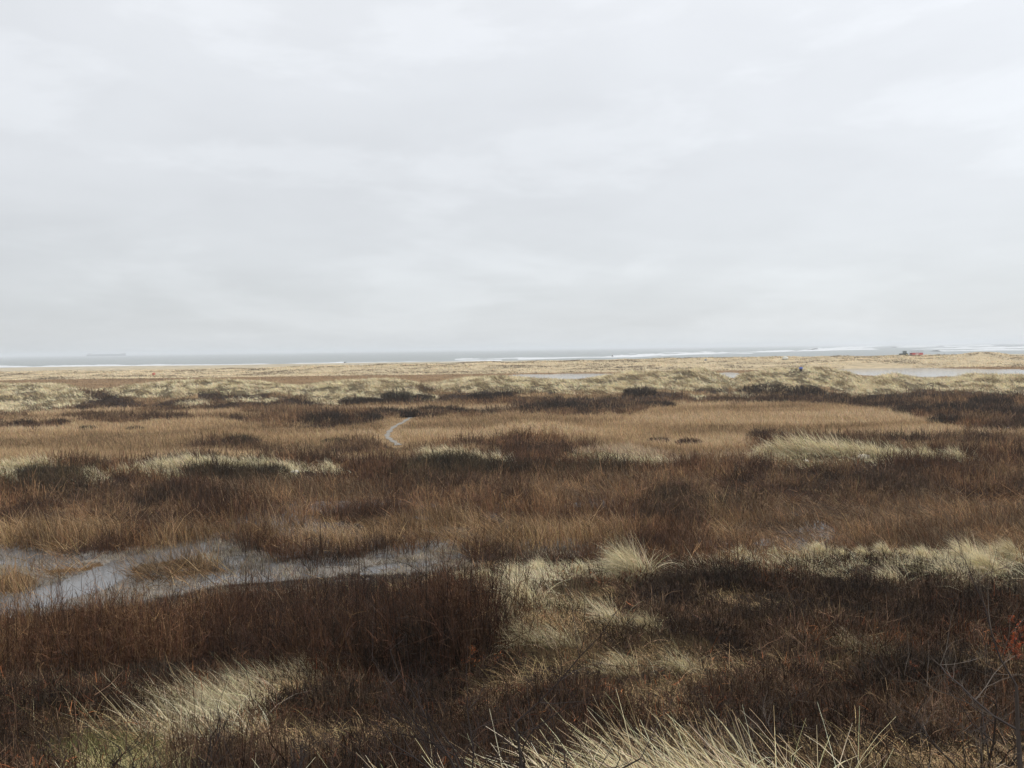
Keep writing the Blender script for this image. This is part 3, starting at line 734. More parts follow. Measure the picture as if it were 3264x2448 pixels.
# ------------------------------------------------------------------ marram tussocks, each a thing
def tussock(loc, size, n, label, group, yawsd=.45, ysq=1.0, pal=STRAW, lean=.45, curl=.8, wind=.8, width=None, spread=.22, uj=None, segs=6, name='marram_tussock', tipw=.12):
    D = loc[1]
    w = max(.0045, D * .0005) if width is None else width
    rr = np.abs(rng.normal(0, spread * size, n)); aa = rng.uniform(0, 2 * math.pi, n)
    rx, ry = rr * np.cos(aa) * 1.3, rr * np.sin(aa) * ysq
    rz = terrain(loc[0] + rx, loc[1] + ry) - loc[2] - .02
    root = np.stack([rx, ry, rz], -1)
    out = np.arctan2(ry, rx)
    yaw = np.where(rng.uniform(0, 1, n) < wind, rng.normal(math.pi - .2, yawsd, n), out + rng.normal(0, .5, n))
    L = size * .95 * rng.normal(1, .2, n).clip(.35, 1.32)
    cu_ = np.abs(rng.normal(curl, .4, n)) + np.where(rng.uniform(0, 1, n) < .16, rng.uniform(.6, 1.5, n), 0)
    V, _ = blades(root, yaw, L, np.abs(rng.normal(lean, .24, n)), cu_, w * rng.uniform(.6, 1.3, n), segs, tipw)
    u = rng.beta(1.6, 1.0, n) if uj is None else np.clip(rng.normal(uj, .22, n), 0, 1)
    b = Batch(); b.add(V, pick(pal, u, jit=.15))
    # dead thatch lying at the foot
    m = n // 3
    V2, _ = blades(root[:m], rng.uniform(-math.pi, math.pi, m), L[:m] * .6, np.full(m, 1.0) + rng.normal(0, .25, m), rng.normal(.4, .3, m), np.full(m, w), 3, .3)
    b.add(V2, pick([(.14, .11, .06, 1), (.28, .22, .12, 1), (.42, .34, .2, 1)], rng.uniform(0, 1, m)))
    o = obj(name, b.mesh(name, M_GRASS), None, loc)
    tag(o, label, 'grass tussock', group)
    return o


ROW = 'marram tussocks along the near dune shoulder'
SPUR = [
    (1560, 1850, .55, 500, 'small pale tussock where the dune shoulder meets the thicket'), (1650, 1845, .6, 500, 'spiky pale tussock just past the end of the pond water'),
    (1740, 1840, .75, 700, 'pale tussock with upright spikes beyond the pond end'), (1690, 1935, .7, 450, 'drooping olive straw tussock beside the dark thicket edge'), (1480, 1850, .45, 300, 'low straw tussock at the corner of the pond and thicket'),
    (1860, 1828, .5, 350, 'thin ragged tussock between two spiky ones on the shoulder'), (2040, 1850, .95, 1100, 'tallest brightest tussock, a fountain of cream blades on the shoulder'),
    (2250, 1800, .5, 300, 'small dull tussock beside a dark bush past the bright fountain tussock'), (2390, 1800, .8, 900, 'wide swept cream tussock behind a dark shrub'), (2310, 1790, .5, 350, 'narrow tussock touching the wide swept cream one'),
    (2480, 1775, .5, 350, 'short faded tussock trailing the wide swept cream one'), (2630, 1775, .7, 700, 'bright tussock with a swept crest midway along the pale row'), (2700, 1785, .55, 500, 'rounded cream tussock below the swept crest tussock'),
    (2760, 1775, .5, 400, 'flattened pale tussock beside the rounded cream one'), (2830, 1772, .6, 450, 'loose tussock with long stray blades on the skyline of the shoulder'), (2900, 1785, .55, 450, 'leaning tussock above the hollow of dark heath'),
    (2960, 1795, .75, 700, 'long slanting tussock running down into the dark heath'), (3060, 1790, .55, 400, 'greenish tussock at the head of the bleached bank'), (3110, 1800, .75, 700, 'dense cream tussock on top of the bleached bank'),
    (3160, 1830, .7, 700, 'green tinged tussock on the face of the bleached bank'), (3190, 1775, .6, 450, 'pale tussock on the crest of the bleached bank'), (3250, 1795, .7, 600, 'pale tussock cut by the frame on the bleached bank'), (2870, 1880, .6, 380, 'slanting lone tussock sunk in dark heath below the pale row'),
    (1570, 1905, .42, 260, 'cream tuft hanging over the thicket corner, top of the bleached slope'), (1640, 1990, .42, 300, 'curled straw tuft on the bleached slope, close to the thicket edge'), (1700, 2050, .40, 280, 'matted straw tuft low on the bleached slope'),
    (1790, 1965, .40, 280, 'swirled straw tuft in the bleached slope with a rusty stem in it'), (1880, 1960, .38, 240, 'bushy straw tuft beside the swirled one'), (1800, 2060, .38, 260, 'thin straw tuft where the bleached slope turns brown'), (1600, 1960, .40, 260, 'greenish straw tuft leaning on the thicket'),
    (2080, 2010, .36, 240, 'brownish tuft under the bright fountain tussock and its shrub'), (2000, 2150, .34, 220, 'tan tuft at the lowest end of the bleached slope'), (2180, 2140, .34, 220, 'tan tuft beside the lowest end of the bleached slope'), (2720, 2065, .34, 220, 'bleached tuft starting the thin pale streak in the dark heath'), (2830, 2085, .34, 240, 'bleached tuft ending the thin pale streak in the dark heath'),
    (3050, 1860, .6, 450, 'round straw tussock sunk in heath below the bleached bank'), (3090, 1880, .45, 250, 'small straw tussock at the foot of the bleached bank'), (1960, 1990, .45, 250, 'weak straw tuft in the middle of the bleached slope grass')]
for X, Y, s, n, lab in SPUR:
    tussock(ground_at(X, Y), s * .95, n, lab, ROW, lean=.5, curl=.85, wind=.92, uj=random.uniform(.62, .9) if s > .43 else random.uniform(.36, .56), spread=.16 if s > .43 else .34)
NEARL = 'marram tussocks in the heath before the thicket'
for X, Y, s, n, lab, uj in [(720, 2250, .6, 1100, 'large combed yellow tussock lying flat in the near heath', .8), (800, 2205, .55, 900, 'bright cream crest of combed grass above the flat yellow tussock', .85), (690, 2310, .5, 500, 'grey tangled tussock below the combed yellow one', .55), (880, 2180, .4, 300, 'short tan tussock tucked behind the combed cream crest', .5),
                            (1010, 2165, .4, 400, 'low cream tussock on a heath hump before the thicket', .7), (1110, 2155, .38, 350, 'low straw tussock beside the cream hump tussock', .65), (1240, 2160, .45, 400, 'curled brownish tussock at the thicket foot', .5), (1330, 2165, .42, 350, 'faded tussock closing the straw row at the thicket foot', .5),
                            (590, 2260, .4, 300, 'olive tussock with drooping tips beside the combed yellow one', .45), (560, 2350, .45, 250, 'thin grey tussock arching over the mossy hollow', .5), (260, 2230, .4, 160, 'sparse olive tussock in the dark heath behind the mossy hollow', .3)]:
    tussock(ground_at(X, Y), s * (1 if n > 480 else 1.25), int(n * .7), lab, NEARL, lean=1.15 if n > 480 else .75, curl=.45, wind=.97, yawsd=.3, uj=uj - .02, spread=.55, width=.0055)
MID = 'marram tussocks on the low hummocks before the meadow'
MIDL = [(-20, 1505, .8), (40, 1498, .8), (95, 1492, .9), (150, 1490, .9), (300, 1528, .8), (400, 1512, .7), (460, 1506, .8), (520, 1500, .9), (570, 1496, 1.0), (620, 1486, 1.0), (680, 1490, .9), (740, 1492, .9), (800, 1494, .9), (860, 1498, .9), (930, 1502, .8), (1060, 1505, .8),
        (1370, 1456, .8), (1430, 1458, .9), (1480, 1466, 1.0), (1540, 1474, .9), (1600, 1480, .9), (2450, 1458, .9), (2505, 1450, 1.1), (2560, 1446, 1.2), (2620, 1446, 1.2), (2680, 1450, 1.1), (2740, 1456, 1.1), (2800, 1462, 1.0), (2870, 1464, .9), (2960, 1464, .8), (3060, 1466, .8)]
LM = ['pale tussock cut by the frame on the dark olive hummock', 'straw tussock above a dark olive shrub near the frame edge', 'round topped cream tussock crowning the dark olive hummock', 'cream tussock ending the dark olive hummock', 'lone straw tuft standing between two dark patches of heath', 'dull straw tuft starting the long grassy bank', 'pale tuft on the rising end of the long grassy bank', 'bushy pale tussock on the long grassy bank',
      'upright cream tussock near the start of the long grassy bank', 'tallest cream tussock on the long grassy bank', 'cream tussock just past the tallest one of the bank', 'swept tussock midway on the long grassy bank', 'thin tussock beside an olive gap in the grassy bank', 'grey green tussock on the far half of the grassy bank', 'pale tussock near the tail of the grassy bank', 'bright low tussock at the very tail of the grassy bank',
      'small cream tussock at the start of the crest over the darkest bush', 'bright tussock over the start of the darkest bush', 'bright broad tussock right over the darkest bush', 'straw tussock over the end of the darkest bush', 'fading straw tussock past the darkest bush', 'first short tussock of the biggest pale hummock', 'rising tussock on the shoulder of the biggest pale hummock', 'tall windswept tussock near the top of the biggest pale hummock',
      'windswept tussock on the very top of the biggest pale hummock', 'broad tussock just past the top of the biggest pale hummock', 'slanting tussock above the white stone', 'tussock trailing down behind the white stone', 'low yellow tussock on the tail of the biggest pale hummock', 'flat yellow tussock on the separate low hump', 'last yellow tussock on the separate low hump']
for (X, Y, s), lab in zip(MIDL, LM):
    tussock(ground_at(X, Y), s * (1.15 if X < 2400 else 1.35), 300, lab, MID, lean=.5, curl=.7, wind=.95, spread=.30, segs=4, uj=random.uniform(.6, .9))
FG = 'marram clumps at the edge of the viewing dune'
PALF = [(.30, .22, .115, 1.1), (.53, .42, .235, 1.7), (.78, .65, .405, 2.4), (.90, .79, .55, 2.0), (.36, .36, .19, .15), (.22, .15, .085, .6)]
for x, y, s, n, ln, cu, wi, lab in [
        (.66, 2.95, .52, 1500, .50, .75, .93, 'big cream marram clump fanning up in the middle of the near edge'), (.92, 2.92, .48, 1100, .30, .6, .9, 'cream clump of upright blades beside the big fanning clump'), (.34, 2.95, .44, 1200, .75, .6, .9, 'clump of flattened straw blades crossed by black shrub branches'),
        (1.14, 3.05, .46, 620, .65, .9, .85, 'loose clump with arching blades beyond the upright blades'), (.04, 3.0, .45, 800, 1.0, .4, .8, 'sparse clump lying almost flat among dark twigs'), (-.32, 3.0, .44, 420, 1.1, .4, .8, 'thin clump of fallen straw under dark twigs'),
        (1.38, 3.05, .48, 380, .8, .7, .9, 'thin clump with stray blades reaching over dark heath'), (1.68, 2.95, .46, 620, .75, .9, .6, 'tangled clump around the foot of the grey stemmed shrub'), (.56, 3.25, .48, 900, .55, .8, .92, 'clump set back behind the big fanning clump'), (-1.1, 3.2, .40, 26, .5, .3, .5, 'a few bare straws standing in dark twigs')]:
    tussock(np.array([x, y, gz(x, y)]), s * 1.17, int(n * 2.0), lab, FG, pal=PALF, lean=ln + .1, curl=cu * 1.6, wind=wi, width=.0040, spread=.34, segs=8, tipw=.3)


# ------------------------------------------------------------------ dark bushes on the plain, each a thing
def dome_bush(X, Y, w, h, label, group, pal, n=420, name='heath_bush'):
    loc = ground_at(X, Y)
    D = loc[1]
    b = Batch()
    a = rng.uniform(0, 2 * math.pi, n); rr = np.sqrt(rng.uniform(0, 1, n)) * .55 * w
    root = np.stack([rr * np.cos(a), rr * np.sin(a) * .8, np.zeros(n)], -1)
    root[:, 2] = terrain(loc[0] + root[:, 0], loc[1] + root[:, 1]) - loc[2] - .03
    L = h * (1 - .45 * (rr / (.55 * w)) ** 2) * rng.normal(1, .18, n).clip(.4, 1.5)
    wd = np.full(n, max(.008, D * .00034)) * rng.uniform(.7, 1.3, n)
    V, Cn = blades(root, a + rng.normal(0, .6, n), L, np.abs(rng.normal(.25, .2, n)) + .5 * rr / (.55 * w), rng.normal(.1, .2, n), wd, 3, .4)
    C = pick(pal, rng.uniform(0, 1, n)); b.add(V, C)
    r2 = np.repeat(np.arange(n), 6); N2 = len(r2)
    tp = rng.uniform(.3, 1, N2) * 3; i0 = np.minimum(tp.astype(int), 2); fr = (tp - i0)[:, None]
    rt = Cn[r2, i0] * (1 - fr) + Cn[r2, i0 + 1] * fr
    V2, _ = blades(rt, rng.uniform(-math.pi, math.pi, N2), h * .28 * rng.uniform(.4, 1.2, N2), np.abs(rng.normal(.7, .4, N2)), rng.normal(-.2, .4, N2), wd[r2] * .8, 2, .4)
    b.add(V2, C[r2] * rng.normal(1.05, .2, N2).clip(.5, 1.6)[:, None])
    o = obj(name, b.mesh(name, M_TWIG), None, loc)
    tag(o, label, 'bush', group)


DARK = [(.024, .018, .014, 1.5), (.045, .031, .021, 2), (.09, .06, .038, 1)]
OLIVE = [(.026, .020, .014, 1.5), (.050, .038, .024, 2), (.10, .078, .047, 1)]
REDB = [(.035, .02, .015, 1.2), (.065, .033, .022, 2), (.11, .055, .03, 1)]
PLAIN = 'dark bushes scattered over the plain'
BUSH = [(75, 1356, 2.4, .6, DARK, 'dark bush standing alone in the tan meadow under the big pale dune'), (185, 1354, 2.2, .7, DARK, 'dark bush beside the lone one under the big pale dune'), (280, 1369, 1.6, .45, OLIVE, 'small olive bush in the meadow away from the heath edge'), (430, 1370, 1.6, .4, OLIVE, 'faint low bush in the grey part of the meadow'),
        (1040, 1346, 4.0, 1.5, DARK, 'tall dark bush at the heath edge short of the path head'), (1170, 1340, 3.0, 1.0, DARK, 'brownish bush near the end of the path'), (1235, 1322, 3.5, 1.0, DARK, 'long dark bush just behind the path head'), (1308, 1330, 1.8, 1.0, DARK, 'black bush at the head of the footpath'),
        (1370, 1314, 3.0, .9, DARK, 'dark bush just across the path head'), (1430, 1316, 3.5, .9, DARK, 'dark bush in the low line past the path head'), (1490, 1318, 2.5, .6, DARK, 'low end of the bush line past the path head'), (1530, 1276, 4.0, 1.3, DARK, 'rounded black bush below the gap in the ridge'), (1600, 1266, 3.0, .9, DARK, 'small dark bush at the ridge foot past the gap'),
        (1710, 1312, 4.0, 1.2, DARK, 'dark bush starting the group above the golden meadow'), (1790, 1308, 5.0, 1.7, DARK, 'tallest black bush of the group above the golden meadow'), (1870, 1312, 4.0, 1.1, DARK, 'dark bush after the tallest of the group above the meadow'), (1970, 1312, 4.0, 1.0, DARK, 'dark bush closing the group above the golden meadow'), (2050, 1296, 2.5, .8, DARK, 'small bush set apart in the tan strip'), (2110, 1298, 3.0, .9, DARK, 'second small bush set apart in the tan strip, nearer the dune'),
        (1130, 1287, 4.0, 1.1, DARK, 'dark bush at the foot of the pale ridge before the gap'), (1200, 1286, 3.0, .9, DARK, 'low dark bush tucked under the pale ridge'), (1265, 1276, 3.6, 1.6, OLIVE, 'tall black bush against the pale tip of the ridge'), (1350, 1272, 3.0, .8, DARK, 'dark bush hugging the ridge tip beside the gap'),
        (2040, 1258, 4.0, 1.3, DARK, 'dark bush under the bare dune hummocks'), (2440, 1250, 6.0, 1.1, DARK, 'wide black bush under the dune where a person sits'), (2570, 1252, 5.0, 1.0, DARK, 'second wide bush under the dune where a person sits'), (2720, 1290, 5.0, 1.0, DARK, 'dark bush at the meadow corner under the low dune'), (2810, 1284, 5.0, 1.1, DARK, 'dark bush inside the heath wedge under the low dune'), (2950, 1278, 5.0, 1.1, DARK, 'dark bush at the tip of the heath wedge'),
        (2920, 1318, 4.0, 1.2, DARK, 'isolated dark bush in the tan meadow facing the lagoon'), (3040, 1312, 4.0, 1.3, DARK, 'dark bush heading the bush clump by the frame edge'), (3110, 1328, 5.0, 1.3, DARK, 'broad dark bush inside the clump by the frame edge'), (3160, 1300, 4.0, 1.7, DARK, 'tallest dark bush of the clump by the frame edge'), (3240, 1330, 5.0, 1.3, DARK, 'dark bush cut by the frame edge beside the clump'), (3020, 1348, 3.0, .8, DARK, 'low dark bush below the clump by the frame edge'),
        (770, 1412, 2.6, .7, OLIVE, 'greyish dome bush rising from the dark heath mound'), (1062, 1412, 1.8, .45, OLIVE, 'grey bush on the heath beside the meadow, short of the path foot'), (2100, 1412, 1.6, .5, REDB, 'reddish bush at the near edge of the golden meadow'), (2195, 1418, 1.7, .55, REDB, 'second reddish bush at the near edge of the golden meadow'), (2450, 1400, 3.0, .9, REDB, 'reddish bush behind the biggest pale hummock'),
        (1385, 1492, 2.4, 1.0, OLIVE, 'black green bush beneath the cream crest'), (1465, 1494, 2.6, 1.1, OLIVE, 'largest black green bush beneath the cream crest'), (1570, 1504, 2.2, .8, OLIVE, 'low black green bush trailing from the cream crest'), (110, 1520, 2.0, .8, OLIVE, 'olive black bush under the round cream tussock'), (200, 1528, 2.2, .8, DARK, 'brown black bush between the straw tufts'), (640, 1512, 2.0, .7, OLIVE, 'olive bush in front of the long grassy bank'), (860, 1516, 1.8, .7, OLIVE, 'olive bush in front of the tail of the grassy bank'),
        (2130, 1600, 2.0, .8, OLIVE, 'slate dark bush in the middle of the brown reeds'), (2290, 1620, 2.0, .8, OLIVE, 'second slate dark bush in the brown reeds'), (2780, 1545, 2.2, .9, DARK, 'dark bush in the red brown heath below the white stone')]
for X, Y, w, h, pal, lab in BUSH:
    dome_bush(X, Y, w, h, lab, PLAIN, pal)
SHB = 'dark shrubs on the near dune slope'
for X, Y, w, h, pal, lab, n in [(2170, 1890, 1.2, .42, DARK, 'black brown shrub below the bright fountain tussock', 700), (2330, 1880, 1.1, .46, DARK, 'dark shrub before the wide swept cream tussock', 700), (2560, 1885, 1.2, .36, DARK, 'rounded dark shrub below the middle of the pale row', 600), (2760, 1915, 1.2, .36, DARK, 'dark shrub between the slanting lone tussock and the pale row', 600), (2700, 2010, 1.0, .36, DARK, 'low dark shrub on the slope above a bleached patch', 600),
                                (2450, 2010, 1.0, .42, DARK, 'low brown shrub in the middle of the near slope', 600), (3200, 1940, 1.2, .4, DARK, 'dark shrub at the foot of the bleached bank', 600), (450, 2190, 1.1, .42, OLIVE, 'olive dark shrub above the mossy hollow', 600), (220, 2290, .8, .34, OLIVE, 'black hollow shrub behind the mossy grass', 500), (1050, 2270, 1.0, .38, DARK, 'dark shrub before the low cream tussocks', 600), (2950, 2200, 1.0, .4, DARK, 'dark shrub between the grey stemmed shrub and the bleached patch', 600), (1450, 2250, 1.0, .38, DARK, 'dark shrub beside the orange leaved sprigs', 600)]:
    dome_bush(X, Y, w, h, lab, SHB, pal, n, 'dwarf_shrub')


# ------------------------------------------------------------------ bare branching shrubs close by
def branch(mbs, p, d, L, r, depth, cols, leaf=None):
    """mbs: MB per level"""
    n = 5 if depth < 2 else 4
    pts, rads = [p.copy()], [r]
    cur = p.copy(); dd = d.copy()
    for k in range(n):
        dd = (dd + Vector((random.gauss(0, .16), random.gauss(0, .16), random.gauss(.02, .13)))).normalized()
        cur = cur + dd * (L / n)
        pts.append(cur.copy()); rads.append(r * (1 - .62 * (k + 1) / n))
        if depth < 3:
            for _ in range(random.choice([1, 1, 2]) if depth < 2 else random.choice([0, 1, 1])):
                side = Vector((random.gauss(0, 1), random.gauss(0, 1), random.gauss(.25, .7))).normalized()
                nd = (dd * .75 + side * .95).normalized()
                branch(mbs, cur.copy(), nd, L * random.uniform(.38, .68), rads[-1] * .66, depth + 1, cols, leaf)
        elif leaf is not None and random.random() < .8:
            leaf.append(cur.copy())
    mbs[min(depth, 2)].tube(pts, rads, 5 if depth < 2 else 3)


M_BARK = plain('grey_brown_bark', (.045, .034, .028), .85, var=.45, scale=25)
M_DTW = plain('dark_purple_twig', (.034, .024, .021), .8, var=.4, scale=18)
M_GTW = plain('lichen_grey_twig', (.12, .095, .075), .8, var=.4, scale=18)


def shrub(x, y, h, label, stems, r, fine=M_DTW, group='bare shrubs close to the viewing dune', bias=(0, 0)):
    z = gz(x, y)
    root = bpy.data.objects.new('bare_shrub', None); COL.objects.link(root); root.location = (x, y, z)
    tag(root, label, 'shrub', group)
    mbs = [MB(), MB(), MB()]
    for k in range(stems):
        a = 2 * math.pi * k / max(stems, 1) + random.uniform(-.5, .5)
        ln = random.uniform(.15, .6) if stems > 1 else .12
        d = Vector((math.sin(ln) * math.cos(a) + bias[0], math.sin(ln) * math.sin(a) + bias[1], math.cos(ln))).normalized()
        branch(mbs, Vector((.04 * math.cos(a), .04 * math.sin(a), -.05)), d, h * random.uniform(.75, 1.1), r * random.uniform(.7, 1.1), 0, None)
    mbs[0].build('stem', M_BARK, root); mbs[1].build('crown', M_DTW, root); mbs[2].build('twig', fine, root)
    return root


for args in [(1.62, 2.9, .80, 'tall grey stemmed bare shrub standing in tangled straw', 1, .017, M_GTW, (-.05, 0)), (1.85, 3.1, .68, 'bare shrub with pale twigs beside the grey stemmed one', 2, .011, M_GTW, (0, 0)), (.10, 2.55, .74, 'black crooked shrub with branches crossing the cream marram', 2, .012, M_DTW, (-.25, .05)), (.0, 2.75, .6, 'thorny dark shrub reaching sideways over flattened straw', 2, .009, M_DTW, (-.5, .1)),
             (-.55, 3.6, .46, 'dark twiggy shrub among fallen straw', 3, .008, M_DTW, (0, 0)), (-1.15, 4.2, .46, 'dark twiggy shrub below the combed yellow grass', 3, .009, M_DTW, (0, 0)), (-1.75, 4.4, .46, 'wide dark shrub in front of the mossy hollow', 4, .009, M_DTW, (0, 0)), (-2.3, 4.3, .44, 'dark shrub with one white straw beside it', 3, .008, M_DTW, (0, 0)), (-.9, 5.2, .36, 'straight stemmed shrub sticking up from the near heath', 2, .008, M_DTW, (0, 0)),
             (1.25, 4.6, .42, 'slim forked shrub rising behind the big marram clump', 2, .008, M_GTW, (0, 0)), (.95, 4.6, .42, 'fine dark shrub behind the crooked black one', 3, .007, M_DTW, (0, 0)), (2.5, 4.6, .55, 'purple brown shrub before the orange red leaves', 4, .008, M_GTW, (0, 0))]:
    shrub(*args[:4], args[4], args[5], args[6], bias=args[7])


def leafy(X, Y, h, label, pal, stems=5, size=.035, sp=.3):
    loc = ground_at(X, Y)
    root = bpy.data.objects.new('red_leaved_shrub', None); COL.objects.link(root); root.location = loc
    tag(root, label, 'shrub', 'orange red leaved shrubs in the heath')
    mbs = [MB(), MB(), MB()]; leaf = []
    for k in range(stems):
        a = random.uniform(0, 6.28); ln = random.uniform(.1, .6)
        branch(mbs, Vector((random.gauss(0, sp * .5), random.gauss(0, sp * .5), -.05)), Vector((math.sin(ln) * math.cos(a), math.sin(ln) * math.sin(a), math.cos(ln))), h * random.uniform(.6, 1), .007, 1, None, leaf)
    st = MB(); st.v = mbs[1].v; st.f = mbs[1].f
    st.add(mbs[2].v, mbs[2].f)
    st.build('crown', M_DTW, root)
    P = np.repeat(np.array([tuple(v) for v in leaf]), 2, 0)
    n = len(P)
    V, _ = blades(P, rng.uniform(-3.14, 3.14, n), size * rng.uniform(.5, 1.2, n), rng.uniform(.2, 1.6, n), rng.uniform(.2, .8, n), size * .55 * rng.uniform(.7, 1.2, n), 3, .2)
    b = Batch(); b.add(V, pick(pal, rng.uniform(0, 1, n)))
    obj('foliage', b.mesh('foliage', M_LEAF), root)


REDL = [(.16, .05, .025, 1), (.32, .075, .03, 2), (.46, .13, .05, 1)]
leafy(3245, 2050, .30, 'brightest orange red shrub at the edge of the heath', REDL, 5)
leafy(3180, 2095, .22, 'orange red shrub with a bright cluster below the brightest one', REDL, 4)
leafy(3130, 2050, .22, 'faint red shrub beside the brightest orange one', [(.10, .03, .02, 2), (.22, .06, .03, 1)], 3)
leafy(1590, 2145, .28, 'orange leaved sprigs beside the thicket corner', [(.14, .06, .025, 1), (.30, .11, .035, 1), (.36, .09, .03, .5)], 3, .03)
leafy(1470, 2155, .25, 'rusty leaved sprigs under the dark thicket end', [(.12, .06, .03, 1), (.26, .12, .05, 1), (.34, .1, .035, .4)], 3, .03)
leafy(85, 2105, .5, 'rust coloured leaved shrub among the thicket stems', [(.10, .045, .02, 1), (.22, .095, .03, 1)], 2, .03)
leafy(3020, 2235, .3, 'dull rust sprigs close to the grey stemmed shrub', [(.10, .035, .02, 1), (.18, .06, .03, 1)], 2, .03)

# pale stalks leaning in the thicket, seen one by one
bS = Batch()
for X, Y, L, ln in [(500, 2030, 1.2, .35), (630, 2060, 1.5, .42), (560, 2080, 1.1, .4), (450, 2060, .9, .1), (410, 2080, 1.3, .3), (760, 2050, 1.2, .15), (960, 2030, 1.3, .38), (1040, 2040, 1.0, .2), (240, 2070, 1.3, .3), (150, 2070, 1.2, .3), (60, 2080, 1.3, .2), (330, 2020, 1.0, .25), (690, 2030, 1.1, .2), (1120, 2060, .9, .4), (210, 2095, 1.0, .25)]:
    p = ground_at(X, Y)
    V, _ = blades(p[None], np.array([math.pi + random.uniform(-.3, .3)]), np.array([L * 1.12]), np.array([ln]), np.array([random.uniform(0, .3)]), np.array([.020]), 6, .6, np.array([1.4]))
    b = Batch(); b.add(V, np.array([[.46, .34, .21]]) * random.uniform(.7, 1.1))
    # feathery plume at the end of the stalk
    e = V[0, -1].mean(0)
    V2, _ = blades(np.repeat(e[None], 14, 0) + rng.normal(0, .012, (14, 3)), rng.normal(math.pi, .6, 14), rng.uniform(.06, .14, 14), rng.uniform(.4, 1.3, 14), rng.uniform(.2, .8, 14), np.full(14, .008), 2)
    b.add(V2, np.tile([[.30, .22, .14]], (14, 1)))
    me = b.mesh('reed_stalk', M_GRASS)
    me.transform(Matrix.Translation(-Vector(p)))
    o = obj('reed_stalk', me, None, p)
    tag(o, 'pale leaning reed stalk among the dark thicket stems', 'reed stalk', 'pale reed stalks in the thicket')


# ------------------------------------------------------------------ stones and float
def stone(X, Y, sx, sy, sz, col, label, cat='stone', name='pale_stone', group=None):
    loc = ground_at(X, Y)
    import bmesh
    bm = bmesh.new(); bmesh.ops.create_icosphere(bm, subdivisions=3, radius=.5)
    sd = random.uniform(0, 99)
    for v in bm.verts:
        c = v.co.copy()
        k = 1 + .35 * (float(vnoise(np.array([c.x * 3 + sd]), np.array([c.y * 3 + c.z * 2.3]), 5)[0]) - .5)
        v.co = Vector((c.x * sx * k, c.y * sy * k, c.z * sz * k + sz * .3))
    me = bpy.data.meshes.new(name); bm.to_mesh(me); bm.free()
    me.materials.append(plain(name + '_surface', col, .8, var=.2, scale=5))
    o = obj(name, me, None, loc)
    tag(o, label, cat, group)


PST = 'pale stones lying in the heath'
stone(2753, 1464, .75, .5, .42, (.62, .56, .46), 'white stone at the foot of the biggest pale hummock', group=PST)
stone(2570, 1474, .32, .25, .2, (.6, .55, .46), 'small pale stone before the windswept hummock top', group=PST)
stone(940, 1508, .6, .35, .22, (.62, .58, .5), 'flat white stone in front of the long grassy bank', group=PST)
stone(3205, 1368, .8, .4, .25, (.6, .58, .54), 'pale stone beside the dark bush clump near the frame edge', group=PST)
stone(2502, 1146, 2.2, 1.4, 1.3, (.72, .72, .66), 'whitish boulder on the far dunes inland of the surf', group=PST)
stone(490, 1196, 1.2, 1.0, 1.2, (.50, .16, .11), 'salmon red float lying at the foot of the far dunes', 'float', 'washed_up_float')
stone(2249, 1150, 1.0, .7, .8, (.20, .21, .26), 'slate blue lump on the far dunes', 'lump', 'debris_lump')

# ------------------------------------------------------------------ person sitting on the dune crest
def skin(name, verts, edges, radii, mat, parent, rootv=0):
    import bmesh
    me = bpy.data.meshes.new(name)
    bm = bmesh.new(); lay = bm.verts.layers.skin.verify()
    bvs = [bm.verts.new(v) for v in verts]
    for e in edges: bm.edges.new((bvs[e[0]], bvs[e[1]]))
    for i, v in enumerate(bvs):
        v[lay].radius = (radii[i], radii[i]); v[lay].use_root = (i == rootv)
    bm.to_mesh(me); bm.free()
    o = obj(name, me, parent)
    m = o.modifiers.new('skin', 'SKIN'); m.use_smooth_shade = True
    s = o.modifiers.new('sub', 'SUBSURF'); s.levels = 2; s.render_levels = 2
    me.materials.append(mat)
    return o


M_SKIN = plain('skin', (.55, .36, .28), .6, var=.08)
M_JACKET = plain('blue_jacket_fabric', (.16, .25, .62), .8, var=.12)
M_TROUS = plain('dark_trouser_fabric', (.022, .022, .035), .85)
M_HAIR = plain('brown_hair', (.06, .04, .03), .7)
M_SHOE = plain('dark_shoe', (.03, .028, .026), .7)
pl = ground_at(2553, 1184)
per = bpy.data.objects.new('person', None); COL.objects.link(per); per.location = (pl[0], pl[1], pl[2] + .1); per.rotation_euler = (0, 0, -.35)
tag(per, 'person in blue jacket and dark trousers sitting on the dune crest', 'person')
# facing -Y (towards the camera), knees drawn up, forearms on the knees
bv = [(0, 0, .12), (0, .02, .32), (0, .01, .52), (0, -.01, .62), (0, -.02, .70), (0, -.025, .80), (0, -.01, .88),
      (.18, .01, .53), (.25, -.10, .30), (.17, -.33, .36), (.15, -.40, .37), (-.18, .01, .53), (-.25, -.10, .30), (-.17, -.33, .36), (-.15, -.40, .37),
      (.10, -.02, .12), (.14, -.38, .34), (.13, -.42, -.06), (.13, -.55, -.10), (-.10, -.02, .12), (-.14, -.38, .34), (-.13, -.42, -.06), (-.13, -.55, -.10)]
be = [(0, 1), (1, 2), (2, 3), (3, 4), (4, 5), (5, 6), (2, 7), (7, 8), (8, 9), (9, 10), (2, 11), (11, 12), (12, 13), (13, 14), (0, 15), (15, 16), (16, 17), (17, 18), (0, 19), (19, 20), (20, 21), (21, 22)]
br = [.13, .12, .12, .055, .075, .095, .07, .06, .045, .035, .03, .06, .045, .035, .03, .085, .065, .045, .035, .085, .065, .045, .035]
skin('body', bv, be, br, M_SKIN, per)
ji = [0, 1, 2, 3, 7, 8, 9, 11, 12, 13]
jm = {v: k for k, v in enumerate(ji)}
skin('jacket', [bv[i] for i in ji], [(jm[a], jm[b]) for a, b in be if a in jm and b in jm], [br[i] + .03 if i != 3 else .075 for i in ji], M_JACKET, per)
